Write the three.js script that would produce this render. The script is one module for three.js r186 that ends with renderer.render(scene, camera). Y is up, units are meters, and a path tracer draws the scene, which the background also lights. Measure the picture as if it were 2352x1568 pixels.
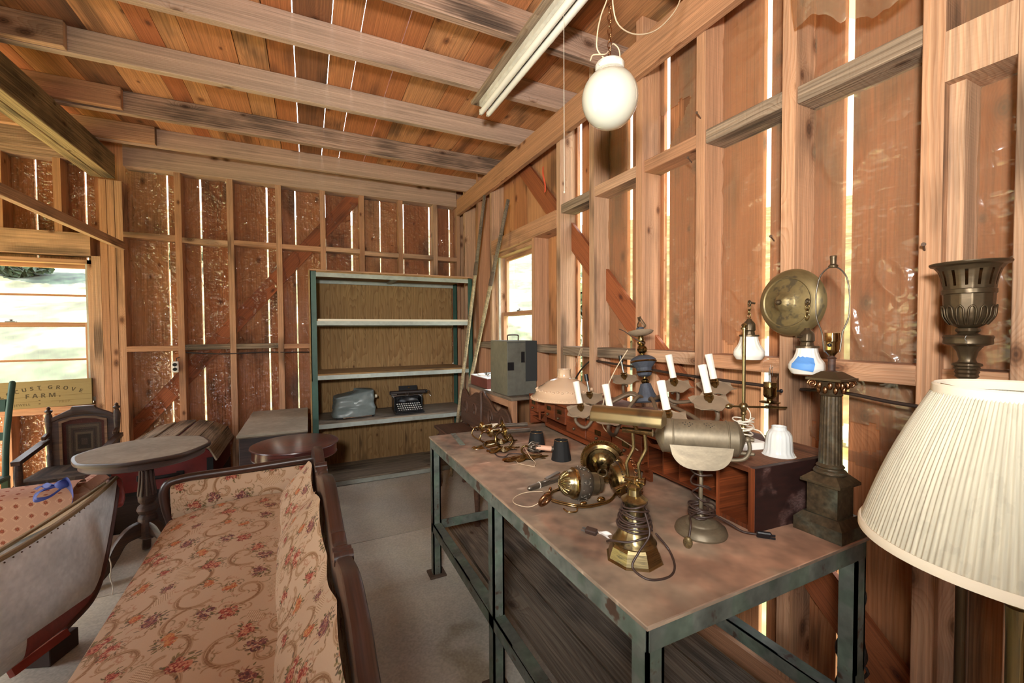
import * as THREE from 'three';
import { mergeGeometries, mergeVertices, toCreasedNormals } from 'three/addons/utils/BufferGeometryUtils.js';
import { ConvexGeometry } from 'three/addons/geometries/ConvexGeometry.js';
import { RectAreaLightUniformsLib } from 'three/addons/lights/RectAreaLightUniformsLib.js';

// ---------------------------------------------------------------- camera, sky, sun, large lights, exposure
const scene = new THREE.Scene();
const camera = new THREE.PerspectiveCamera(77.76, 2352 / 1568, 0.05, 400);
camera.position.set(0, 1.5, 0);
camera.rotation.order = 'YXZ';
camera.rotation.set(-1.583 * Math.PI / 180, -25.671 * Math.PI / 180, -0.342 * Math.PI / 180);
const renderer = new THREE.WebGLRenderer({ antialias: true });
renderer.toneMapping = THREE.LinearToneMapping;
renderer.toneMappingExposure = 1.0;
renderer.shadowMap.enabled = true;
RectAreaLightUniformsLib.init();

scene.background = new THREE.Color(0.86, 0.94, 1.0);          // bright hazy summer sky
scene.backgroundIntensity = 12;
const sun = new THREE.DirectionalLight(0xffe8be, 58);
sun.position.set(-22, 19, 3); sun.target.position.set(0, 0, -2);
sun.castShadow = true; sun.shadow.mapSize.set(2048, 2048);
Object.assign(sun.shadow.camera, { left: -24, right: 24, top: 24, bottom: -24, near: 1, far: 80 });
scene.add(sun, sun.target);
// the photographer's flash head, held above the camera and tilted up towards the side wall and the joists
const flash = new THREE.SpotLight(0xf8f6f0, 37, 0, 1.02, 1.0, 2);
flash.position.set(-0.3, 1.82, 0.3); flash.target.position.set(1.3, 2.45, -2.2);
flash.castShadow = true; flash.shadow.radius = 5; flash.shadow.mapSize.set(2048, 2048);
scene.add(flash, flash.target);

// ---------------------------------------------------------------- helpers
function mulberry(a) { return () => { a |= 0; a = a + 0x6D2B79F5 | 0; let t = Math.imul(a ^ a >>> 15, 1 | a); t = t + Math.imul(t ^ t >>> 7, 61 | t) ^ t; return ((t ^ t >>> 14) >>> 0) / 4294967296; }; }
let R = mulberry(7);
const rr = (a, b) => a + (b - a) * R();
const pick = (a) => a[Math.floor(R() * a.length)];
const PI = Math.PI, V = (x, y, z) => new THREE.Vector3(x, y, z);
const lerp = (a, b, t) => a + (b - a) * t, clamp = (x, a, b) => Math.max(a, Math.min(b, x)), sstep = (a, b, x) => { const t = clamp((x - a) / (b - a), 0, 1); return t * t * (3 - 2 * t); };

// periodic value noise
const perm = (() => { const r = mulberry(99), p = []; for (let i = 0; i < 65536; i++) p.push(r()); return p; })();
const hash = (i, j, s) => perm[((i * 374761 + j * 668265 + s * 9176) >>> 0) & 65535];
function vn(x, y, px = 1e6, py = 1e6, s = 0) {
  const i = Math.floor(x), j = Math.floor(y), fx = x - i, fy = y - j, u = fx * fx * (3 - 2 * fx), v = fy * fy * (3 - 2 * fy);
  const m = (a, p) => ((a % p) + p) % p, i0 = m(i, px), i1 = m(i + 1, px), j0 = m(j, py), j1 = m(j + 1, py);
  return lerp(lerp(hash(i0, j0, s), hash(i1, j0, s), u), lerp(hash(i0, j1, s), hash(i1, j1, s), u), v);
}
function fbm(x, y, px, py, o = 4, s = 0) { let a = 0.5, t = 0, n = 0; for (let k = 0; k < o; k++) { t += a * vn(x, y, px, py, s + k); n += a; a *= 0.5; x *= 2; y *= 2; px *= 2; py *= 2; } return t / n; }
const ridge = (x, y, s) => 1 - Math.abs(2 * vn(x, y, 1e6, 1e6, s) - 1);

function tex(w, h, fn, { srgb = true, repeat } = {}) {
  const d = new Uint8Array(w * h * 4);
  for (let y = 0; y < h; y++) for (let x = 0; x < w; x++) {
    const c = fn(x / w, y / h), k = 4 * (y * w + x);
    for (let q = 0; q < 3; q++) d[k + q] = clamp((typeof c === 'number' ? c : c[q]) * 255, 0, 255);
    d[k + 3] = 255;
  }
  const t = new THREE.DataTexture(d, w, h); t.wrapS = t.wrapT = THREE.RepeatWrapping; t.magFilter = THREE.LinearFilter; t.minFilter = THREE.LinearMipmapLinearFilter; t.generateMipmaps = true;
  if (srgb) t.colorSpace = THREE.SRGBColorSpace;
  if (repeat) t.repeat.set(...repeat);
  t.needsUpdate = true; return t;
}
function canvasTex(w, h, draw, repeat) {
  const c = document.createElement('canvas'); c.width = w; c.height = h; draw(c.getContext('2d'), w, h);
  const t = new THREE.CanvasTexture(c); t.colorSpace = THREE.SRGBColorSpace; t.wrapS = t.wrapT = THREE.RepeatWrapping; if (repeat) t.repeat.set(...repeat); return t;
}

// geometry with uv in metres: u runs along the grain axis
function metreUV(g, along = 1, off = true) {
  g = g.index ? g.toNonIndexed() : g;
  const p = g.attributes.position, uv = new Float32Array(p.count * 2), ou = off ? rr(0, 9) : 0, ov = off ? rr(0, 9) : 0;
  const a = V(), b = V(), c = V(), n = V();
  for (let i = 0; i < p.count; i += 3) {
    a.fromBufferAttribute(p, i); b.fromBufferAttribute(p, i + 1); c.fromBufferAttribute(p, i + 2);
    n.copy(b).sub(a).cross(c.clone().sub(a)); const q = [Math.abs(n.x), Math.abs(n.y), Math.abs(n.z)], ax = q.indexOf(Math.max(...q));
    const rest = [0, 1, 2].filter((k) => k !== ax), ua = ax === along ? rest[0] : along, va = rest.find((k) => k !== ua);
    [a, b, c].forEach((P, k) => { const e = [P.x, P.y, P.z]; uv[2 * (i + k)] = e[ua] + ou + ax * 0.37; uv[2 * (i + k) + 1] = e[va] + ov + ax * 0.61; });
  }
  g.setAttribute('uv', new THREE.BufferAttribute(uv, 2)); return g;
}
function put(g, pos = [0, 0, 0], rot = [0, 0, 0]) { if (rot[0] || rot[1] || rot[2]) g.applyMatrix4(new THREE.Matrix4().makeRotationFromEuler(new THREE.Euler(...rot))); g.translate(...pos); return g; }
const longest = (w, h, d) => (w >= h && w >= d ? 0 : h >= d ? 1 : 2);
// box with metre uv; c > 0 chamfers the edges
function bx(w, h, d, pos, rot, { c = 0, along } = {}) {
  let g;
  if (c > 0) {
    const P = [], x = w / 2, y = h / 2, z = d / 2;
    for (const i of [-1, 1]) for (const j of [-1, 1]) for (const k of [-1, 1]) P.push(V(i * (x - c), j * (y - c), k * z), V(i * (x - c), j * y, k * (z - c)), V(i * x, j * (y - c), k * (z - c)));
    g = new ConvexGeometry(P);
  } else g = new THREE.BoxGeometry(w, h, d).toNonIndexed();
  return put(metreUV(g, along ?? longest(w, h, d)), pos, rot);
}
const span = (x0, x1, y0, y1, z0, z1, o) => bx(x1 - x0, y1 - y0, z1 - z0, [(x0 + x1) / 2, (y0 + y1) / 2, (z0 + z1) / 2], [0, 0, 0], o);
function lathe(pts, seg = 32, { crease = 0.6 } = {}) {
  let g = new THREE.LatheGeometry(pts.map(([r, y]) => new THREE.Vector2(Math.max(r, 0.0001), y)), seg);
  return toCreasedNormals(g, crease);
}
function tube(pts, r, { n, rad = 8, closed = false } = {}) {
  const c = new THREE.CatmullRomCurve3(pts.map((p) => (p.isVector3 ? p : V(...p))), closed, 'centripetal');
  const t = new THREE.TubeGeometry(c, n ?? Math.max(6, pts.length * 5), r, rad, closed).toNonIndexed();
  if (closed) return t;
  return merge([t, put(new THREE.SphereGeometry(r, rad, 4), c.getPoint(0).toArray()), put(new THREE.SphereGeometry(r, rad, 4), c.getPoint(1).toArray())]);
}
function bar(a, b, r0, r1 = r0, rad = 10) {
  const A = V(...a), B = V(...b), g = new THREE.CylinderGeometry(r1, r0, A.distanceTo(B), rad);
  g.applyQuaternion(new THREE.Quaternion().setFromUnitVectors(V(0, 1, 0), B.clone().sub(A).normalize())); g.translate(...A.add(B).multiplyScalar(0.5).toArray()); return g;
}
// rectangular member from a to b
function beam(a, b, w, t, up = [0, 1, 0], c = 0) {
  const A = V(...a), B = V(...b), L = A.distanceTo(B), g = bx(w, t, L, undefined, undefined, { c, along: 2 });
  const m = new THREE.Matrix4().lookAt(B, A, V(...up)); g.applyMatrix4(m); g.translate(...A.add(B).multiplyScalar(0.5).toArray()); return g;
}
const ball = (r, pos, s = [1, 1, 1], a = 16, b = 10) => { const g = new THREE.SphereGeometry(r, a, b); g.scale(...s); g.computeVertexNormals(); return put(g, pos); };
const torus = (R0, r, pos, rot, a = 8, b = 28) => put(new THREE.TorusGeometry(R0, r, a, b), pos, rot);
function extrude(pts, depth, bevel = 0, { curveSegments = 6, holes = [], steps = 1 } = {}) {
  const s = pts.isShape ? pts : new THREE.Shape(pts.map(([x, y]) => new THREE.Vector2(x, y)));
  for (const h of holes) s.holes.push(new THREE.Path(h.map(([x, y]) => new THREE.Vector2(x, y))));
  const g = new THREE.ExtrudeGeometry(s, { depth: depth - 2 * bevel, bevelEnabled: bevel > 0, bevelThickness: bevel, bevelSize: bevel, bevelOffset: -bevel, bevelSegments: 2, curveSegments, steps });
  g.translate(0, 0, bevel); return toCreasedNormals(g, 0.5);
}
function spline(pts, n, closed = false) { return new THREE.CatmullRomCurve3(pts.map(([x, y]) => V(x, y, 0)), closed, 'centripetal').getPoints(n).map((p) => [p.x, p.y]); }
function merge(list) {
  return mergeGeometries(list.map((g) => {
    g = g.index ? g.toNonIndexed() : g;
    for (const k of Object.keys(g.attributes)) if (!['position', 'normal', 'uv'].includes(k)) g.deleteAttribute(k);
    if (!g.attributes.normal) g.computeVertexNormals();
    if (!g.attributes.uv) g.setAttribute('uv', new THREE.BufferAttribute(new Float32Array(g.attributes.position.count * 2), 2));
    return g;
  }));
}
// surface from a function (u, v) -> [x, y, z]; uv scaled to su, sv
function surf(fn, nu, nv, { su = 1, sv = 1, keep, flip = false } = {}) {
  const P = [], U = [], I = [];
  for (let j = 0; j <= nv; j++) for (let i = 0; i <= nu; i++) { P.push(...fn(i / nu, j / nv)); U.push(i / nu * su, j / nv * sv); }
  for (let j = 0; j < nv; j++) for (let i = 0; i < nu; i++) {
    if (keep && !keep((i + 0.5) / nu, (j + 0.5) / nv)) continue;
    const a = j * (nu + 1) + i, b = a + 1, c = a + nu + 1, d = c + 1;
    flip ? I.push(a, c, b, b, c, d) : I.push(a, b, c, b, d, c);
  }
  const g = new THREE.BufferGeometry(); g.setAttribute('position', new THREE.Float32BufferAttribute(P, 3)); g.setAttribute('uv', new THREE.Float32BufferAttribute(U, 2)); g.setIndex(I); g.computeVertexNormals(); return g;
}

const taken = new Map();
function numbered(n) { const k = taken.get(n) ?? 0; taken.set(n, k + 1); return k ? `${n}_${String(k).padStart(3, '0')}` : n; }
function part(name, geo, mat, parent, label) {
  const m = new THREE.Mesh(Array.isArray(geo) ? merge(geo) : geo, mat); m.name = name; m.castShadow = m.receiveShadow = true; parent.add(m);
  if (label) m.userData.label = label; return m;
}
function thing(name, label, category, pos = [0, 0, 0], turn = 0, group) {
  const o = new THREE.Group(); o.name = numbered(name); o.position.set(...pos); o.rotation.y = turn; o.userData = { label, category }; if (group) o.userData.group = group; scene.add(o); return o;
}
function single(name, geo, mat, label, category, group) {
  const m = part(numbered(name), geo, mat, scene); m.userData = { label, category }; if (group) m.userData.group = group; return m;
}
function struct(name, geo, mat) { const o = geo ? part(numbered(name), geo, mat, scene) : new THREE.Group(); if (!geo) { o.name = numbered(name); scene.add(o); } o.userData = { kind: 'structure' }; return o; }

// ---------------------------------------------------------------- textures and materials
// softwood: u along the grain (2 m per tile), v across (0.5 m per tile); light, so that the material's colour tints it
function woodTex(seed, { knots = 9, rings = 34, contrast = 0.4, streak = 0.25, wav = 1.6, stain = 0.2, W = 1024, H = 512 } = {}) {
  const r = mulberry(seed), K = []; for (let i = 0; i < knots; i++) K.push([r(), r(), 0.008 + 0.016 * r(), r()]);
  return tex(W, H, (u, v) => {
    let d = v * rings + wav * 4 * fbm(u * 3, v * 4, 3, 4, 3, seed) + 1.2 * fbm(u * 8, v * 8, 8, 8, 2, seed + 5), k = 0, kc = 0;
    for (const [ku, kv, kr, ph] of K) {
      let du = Math.abs(u - ku); du = Math.min(du, 1 - du) * 2; let dv = Math.abs(v - kv); dv = Math.min(dv, 1 - dv) * 0.5;
      const q = (du * du) / 3.2 + dv * dv, e = q / (kr * kr);
      if (e < 30) { d += 5 * Math.exp(-e / 5); k = Math.max(k, Math.exp(-e * 1.1)); if (e < 1.1) kc = Math.max(kc, 0.6 + 0.4 * Math.sin(Math.sqrt(e) * 14 + ph * 6)); }
    }
    const f = d - Math.floor(d), ring = Math.pow(f, 2.2) * (1 - sstep(0.9, 1, f));
    const st = fbm(u * 4, v * 90, 4, 90, 3, seed + 11), fine = vn(u * 60, v * 420, 60, 420, seed + 17), blot = fbm(u * 4, v * 3, 4, 3, 4, seed + 23);
    let L = 1 - contrast * 0.5 * ring - streak * (0.62 - st) - 0.07 * fine - stain * sstep(0.5, 0.8, blot);
    const warm = 0.10 * ring + 0.22 * k;
    L *= 1 - 0.55 * k * (0.6 + 0.4 * kc);
    return [clamp(L * 0.95, 0, 1), clamp(L * (0.95 - warm * 0.55), 0, 1), clamp(L * (0.95 - warm), 0, 1)];
  });
}
const T = {};
T.fir = woodTex(3, { knots: 5, contrast: 0.14, rings: 60, wav: 1.0, streak: 0.3 }); T.fir2 = woodTex(31, { knots: 8, rings: 40, contrast: 0.16, stain: 0.3, wav: 1.2, streak: 0.3 });
T.fine = woodTex(5, { knots: 0, rings: 60, contrast: 0.3, streak: 0.4, wav: 0.8, stain: 0.25, W: 512, H: 256 });
T.grey = woodTex(8, { knots: 5, rings: 26, contrast: 0.28, streak: 0.45, stain: 0.4, wav: 1.0 });
T.ply = woodTex(13, { knots: 3, rings: 9, contrast: 0.3, streak: 0.3, wav: 3.4, stain: 0.4 });
for (const k of ['fir', 'fir2', 'fine', 'grey', 'ply']) T[k].repeat.set(0.5, 2);
T.sawn = tex(512, 256, (u, v) => 0.5 + 0.3 * (vn(u * 220 + v * 8, v * 3, 220, 3, 3) - 0.5) + 0.5 * (fbm(u * 6, v * 120, 6, 120, 3, 9) - 0.5), { srgb: false, repeat: [1, 2] });
T.blot = tex(512, 512, (u, v) => { const a = fbm(u * 5, v * 5, 5, 5, 5, 2), b = fbm(u * 40, v * 40, 40, 40, 3, 4); return 0.9 + 0.26 * (a - 0.5) + 0.12 * (b - 0.5); });
T.rough = tex(512, 512, (u, v) => { const a = fbm(u * 7, v * 7, 7, 7, 5, 12); return clamp(0.55 + 1.1 * (a - 0.5), 0.15, 1); }, { srgb: false });
T.concrete = tex(1024, 1024, (u, v) => {
  const a = fbm(u * 4, v * 4, 4, 4, 5, 21), b = vn(u * 300, v * 300, 300, 300, 22), c = fbm(u * 9, v * 9, 9, 9, 4, 23), s = sstep(0.6, 0.75, fbm(u * 6, v * 5, 6, 5, 4, 27));
  const L = 0.78 + 0.26 * (a - 0.5) + 0.10 * (b - 0.5) - 0.14 * s; return [L, L * (0.985 - 0.03 * s), L * (0.955 - 0.05 * c - 0.09 * s)];
}, { repeat: [0.45, 0.45] });
T.bench = tex(1024, 1024, (u, v) => {
  const a = fbm(u * 4, v * 4, 4, 4, 5, 41), b = fbm(u * 26, v * 26, 26, 26, 3, 42), c = sstep(0.5, 0.7, fbm(u * 5, v * 7, 5, 7, 4, 44)), sc = sstep(0.8, 0.9, fbm(u * 30, v * 9, 30, 9, 2, 46)), d = sstep(0.55, 0.72, fbm(u * 3, v * 3, 3, 3, 4, 48));
  const L = 0.82 + 0.5 * (a - 0.5) + 0.34 * (b - 0.5); let q = [L * 0.84, L * lerp(0.755, 0.68, c), L * lerp(0.675, 0.59, c)];
  q = q.map((x, i) => lerp(x, [0.66, 0.615, 0.56][i] * L, 0.55 * d)); return q.map((x) => x + 0.16 * sc);
}, { repeat: [0.8, 0.8] });
T.paint = tex(512, 512, (u, v) => {            // worn grey-green machine paint over rust
  const a = fbm(u * 6, v * 6, 6, 6, 5, 61), b = fbm(u * 24, v * 24, 24, 24, 3, 62), rust = 0.7 * sstep(0.68, 0.80, 0.6 * fbm(u * 8, v * 8, 8, 8, 5, 64) + 0.4 * b + 0.05), g = sstep(0.5, 0.62, fbm(u * 7, v * 4, 7, 4, 3, 66));
  const L = 0.86 + 0.5 * (a - 0.5) + 0.2 * (b - 0.5), base = [lerp(0.60, 0.54, g), lerp(0.61, 0.585, g), lerp(0.575, 0.53, g)].map((x) => x * L);
  return base.map((x, i) => lerp(x, [0.36, 0.20, 0.14][i] * L, rust));
}, { repeat: [2.2, 2.2] });
T.brass = tex(512, 512, (u, v) => { const a = fbm(u * 6, v * 6, 6, 6, 5, 71), b = sstep(0.52, 0.75, fbm(u * 10, v * 10, 10, 10, 4, 73)); const L = 0.88 + 0.3 * (a - 0.5); return [L * lerp(0.95, 0.72, b), L * lerp(0.95, 0.74, b), L * lerp(0.92, 0.80, b)]; }, { repeat: [2, 2] });
T.verdigris = tex(512, 512, (u, v) => { const a = fbm(u * 6, v * 4, 6, 4, 5, 81), b = sstep(0.45, 0.7, a), c = fbm(u * 30, v * 30, 30, 30, 3, 83); const L = 0.8 + 0.5 * (c - 0.5); return [L * lerp(0.44, 0.47, b), L * lerp(0.39, 0.50, b), L * lerp(0.31, 0.46, b)]; }, { repeat: [3, 3] });
T.scuff = tex(512, 512, (u, v) => { const a = fbm(u * 5, v * 5, 5, 5, 5, 91), s = sstep(0.55, 0.75, a) * (0.4 + 0.6 * vn(u * 60, v * 200, 60, 200, 93)), t = fbm(u * 10, v * 40, 10, 40, 3, 95); const L = 0.75 + 0.4 * (t - 0.5); return [0.26 * L + 0.32 * s, 0.13 * L + 0.33 * s, 0.11 * L + 0.33 * s]; }, { repeat: [2.5, 2.5] });
T.wrinkle = tex(512, 512, (u, v) => 0.45 * Math.pow(1 - Math.abs(2 * fbm(u * 10, v * 16, 10, 16, 3, 101) - 1), 3) + 0.35 * Math.pow(1 - Math.abs(2 * fbm(u * 14 + 3 * v, v * 6, 14, 6, 2, 103) - 1), 4) + 0.2 * vn(u * 50, v * 70, 50, 70, 105), { srgb: false, repeat: [1.3, 1.3] });
T.weave = tex(256, 256, (u, v) => 0.5 + 0.25 * Math.sin(u * 2 * PI * 64) * Math.sin(v * 2 * PI * 64) + 0.25 * (vn(u * 128, v * 128, 128, 128, 7) - 0.5), { srgb: false, repeat: [8, 8] });
T.silk = tex(512, 512, (u, v) => { const L = 0.93 - 0.16 * fbm(u * 60, v * 4, 60, 4, 3, 111) - 0.035 * sstep(0.62, 0.72, fbm(u * 14, v * 14, 14, 14, 4, 113)); return [L, L * 0.985, L * 0.94]; });
T.meadow = tex(1024, 1024, (u, v) => { const a = fbm(u * 14, v * 14, 14, 14, 5, 121), b = fbm(u * 90, v * 90, 90, 90, 3, 123), k = sstep(0.42, 0.62, a); const L = 0.7 + 0.7 * (b - 0.5); return [lerp(0.94, 0.62, k) * L, lerp(0.94, 0.77, k) * L, lerp(0.72, 0.43, k) * L]; }, { repeat: [0.05, 0.05] });
T.hill = tex(1024, 1024, (u, v) => { const a = fbm(u * 40, v * 40, 40, 40, 5, 141), b = fbm(u * 200, v * 200, 200, 200, 3, 143), k = sstep(0.44, 0.6, a), L = 0.8 + 0.9 * (b - 0.5); return [lerp(0.40, 0.21, k) * L, lerp(0.41, 0.26, k) * L, lerp(0.35, 0.19, k) * L]; }, { repeat: [0.02, 0.02] });
T.leaf = tex(64, 64, (u, v) => { const L = 0.7 + 0.6 * (fbm(u * 6, v * 6, 6, 6, 3, 131) - 0.5); return [0.36 * L, 0.44 * L, 0.31 * L]; });

const std = (o) => new THREE.MeshStandardMaterial(o), phy = (o) => new THREE.MeshPhysicalMaterial(o);
const wood = (color, map = T.fir, rough = 0.8, bump = 0.0015) => std({ color, map, roughness: rough, bumpMap: bump ? T.sawn : null, bumpScale: bump });
const M = {
  sheath: ['#dba274', '#d29464', '#dfae84', '#c88658', '#d79c6e'].map((c, i) => wood(c, i % 2 ? T.fir2 : T.fir, 0.8)),
  stud: ['#d3a27d', '#cc9771', '#d8ae8c', '#d09d78'].map((c, i) => wood(c, i % 2 ? T.fir : T.fir2, 0.85)),
  joist: ['#cbab95', '#c2a089', '#d0b39d'].map((c, i) => wood(c, i === 1 ? T.grey : T.fir, 0.85)),
  loft: ['#d08a58', '#c67c4a', '#d89a68', '#bd7044', '#94603e'].map((c, i) => wood(c, i % 2 ? T.fir : T.fir2, 0.75)),
  grey: wood('#a58f78', T.grey, 0.9, 0.003), brace: wood('#a85f36', T.fir, 0.8), girder: wood('#b39a72', T.grey, 0.85, 0.003),
  ply: wood('#b08a58', T.ply, 0.8, 0.0006), plyDark: wood('#8a5a3c', T.ply, 0.8, 0.0006), shelfTop: wood('#a79a88', T.grey, 0.9, 0.001), plank: wood('#8b7c6b', T.grey, 0.9, 0.002), board: wood('#ab9468', T.grey, 0.85, 0.001),
  concrete: std({ color: '#f0ede8', map: T.concrete, roughness: 0.75, bumpMap: T.concrete, bumpScale: 0.001 }),
  bench: std({ color: '#e6dcd0', map: T.bench, roughness: 0.75, bumpMap: T.blot, bumpScale: 0.0008 }),
  paint: std({ color: '#d2dad6', map: T.paint, roughness: 0.55, metalness: 0.1 }), green: std({ color: '#355c4d', map: T.blot, roughness: 0.5 }), shelfPaint: std({ color: '#b4bab0', map: T.blot, roughness: 0.55 }),
  rust: std({ color: '#6d5a4c', map: T.blot, roughness: 0.9, metalness: 0.2 }),
  mahog: phy({ color: '#4a2b20', map: T.fine, roughness: 0.38, clearcoat: 0.4, clearcoatRoughness: 0.3 }), mahogDull: wood('#5d4034', T.fine, 0.6, 0.0004), walnut: wood('#54392a', T.fine, 0.5, 0.0004),
  dusty: std({ color: '#a99f8d', map: T.blot, roughness: 0.9 }), carved: wood('#6b4a38', T.fine, 0.55, 0.0004),
  cherry: phy({ color: '#6a3530', map: T.fine, roughness: 0.3, clearcoat: 0.6, clearcoatRoughness: 0.22, bumpMap: null }),
  orange: wood('#8a4420', T.fine, 0.5, 0.0004), scuff: std({ color: '#d8cfcb', map: T.scuff, roughness: 0.6 }),
  brass: std({ color: '#bda97e', map: T.brass, roughness: 0.32, metalness: 1 }), brassAged: std({ color: '#a98f62', map: T.brass, roughness: 0.42, metalness: 1, roughnessMap: T.rough }), brassDull: std({ color: '#9a865f', map: T.brass, roughness: 0.5, metalness: 0.6 }), gold: std({ color: '#cdae7c', map: T.brass, roughness: 0.2, metalness: 1 }),
  bronze: std({ color: '#e4d9ca', map: T.verdigris, roughness: 0.45, metalness: 0.35 }), bronzeDark: std({ color: '#64543f', map: T.blot, roughness: 0.4, metalness: 0.65 }), copper: std({ color: '#c08c66', map: T.brass, roughness: 0.3, metalness: 1 }),
  pewter: std({ color: '#857c70', map: T.blot, roughness: 0.4, metalness: 0.85 }), taupe: std({ color: '#82745e', map: T.blot, roughness: 0.5, metalness: 0.45 }), blueMetal: std({ color: '#555a66', map: T.blot, roughness: 0.65, metalness: 0.35 }),
  black: std({ color: '#17171a', roughness: 0.35 }), blackMatte: std({ color: '#0b0a0a', roughness: 0.8 }), rubber: std({ color: '#30241f', roughness: 0.5 }), cordBrown: std({ color: '#3a2a24', roughness: 0.45 }), cordTan: std({ color: '#c8b294', roughness: 0.55 }), cordWhite: std({ color: '#e2d8c8', roughness: 0.6 }),
  white: std({ color: '#ece8e0', roughness: 0.5 }), candle: std({ color: '#e9e4da', roughness: 0.45 }), cream: std({ color: '#ddd0b8', roughness: 0.5 }), enamel: phy({ color: '#ecE8dc', map: T.blot, roughness: 0.25, clearcoat: 0.5 }),
  milk: phy({ color: '#eef0ee', roughness: 0.12, clearcoat: 0.6, transmission: 0.25, thickness: 0 }), opal: phy({ color: '#f1efe6', roughness: 0.1, clearcoat: 0.8, clearcoatRoughness: 0.06 }), etched: std({ color: '#e4dfd6', roughness: 0.6 }), shell: phy({ color: '#d9b99a', roughness: 0.15, clearcoat: 0.8, clearcoatRoughness: 0.1 }),
  glass: phy({ color: '#ffffff', roughness: 0, transmission: 1, thickness: 0, ior: 1.5 }), bulb: phy({ color: '#ffffff', roughness: 0.02, transmission: 1, thickness: 0, ior: 1.45 }),
  film: phy({ color: '#efe0d0', roughness: 0.06, transmission: 0.95, thickness: 0, ior: 1.85, bumpMap: T.wrinkle, bumpScale: 0.03, side: THREE.DoubleSide }),
  filmDusty: phy({ color: '#dcbd98', roughness: 0.18, transmission: 0.8, thickness: 0, ior: 1.55, bumpMap: T.wrinkle, bumpScale: 0.004, side: THREE.DoubleSide }),
  hull: std({ color: '#fafaf8', map: T.blot, roughness: 0.4 }), red: std({ color: '#a8463c', map: T.blot, roughness: 0.5 }), redBox: std({ color: '#7c211e', map: T.blot, roughness: 0.5 }), stem: wood('#6b4138', T.fine, 0.6, 0.0006), darkBlock: std({ color: '#3b2b27', roughness: 0.8 }),
  blue: std({ color: '#2b3f8f', roughness: 0.6 }), tape: std({ color: '#5a8fd0', roughness: 0.6 }), shade: phy({ color: '#efeadc', map: T.silk, roughness: 0.95, transmission: 0.12, thickness: 0 }), trimTape: std({ color: '#e9dcc6', roughness: 0.9 }),
  caseGrey: std({ color: '#6e6c61', map: T.blot, roughness: 0.85, bumpMap: T.weave, bumpScale: 0.0006 }), caseTan: std({ color: '#7d7762', map: T.blot, roughness: 0.85, bumpMap: T.weave, bumpScale: 0.0006 }), caseDark: std({ color: '#2e3030', roughness: 0.7 }),
  vinylGrey: std({ color: '#7c8582', map: T.blot, roughness: 0.32 }), vinylOlive: std({ color: '#6f7558', map: T.blot, roughness: 0.35 }), redVinyl: std({ color: '#7d4438', map: T.blot, roughness: 0.5 }),
  chrome: std({ color: '#c9c9c9', roughness: 0.2, metalness: 1 }), steel: std({ color: '#8c8c8a', roughness: 0.4, metalness: 0.9 }), armBrown: std({ color: '#78634e', map: T.blot, roughness: 0.6, metalness: 0.25 }), panDust: std({ color: '#a58e74', map: T.blot, roughness: 0.9 }), slat: wood('#b5a48c', T.grey, 0.9, 0.001), inlay: wood('#94704c', T.fine, 0.5, 0.0003), pole: wood('#bda983', T.fine, 0.7, 0), nail: std({ color: '#6d5a4e', roughness: 0.6, metalness: 0.6 }),
  meadow: std({ color: '#e6e6c8', map: T.meadow, roughness: 1 }), hill: std({ color: '#ffffff', map: T.hill, roughness: 1 }), leaf: phy({ color: '#ffffff', map: T.leaf, roughness: 1, transmission: 0.35, thickness: 0, side: THREE.DoubleSide }), paper: std({ color: '#e8e6e2', roughness: 0.8 }), sillWhite: std({ color: '#c9c2b2', map: T.blot, roughness: 0.7 }),
};

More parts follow.
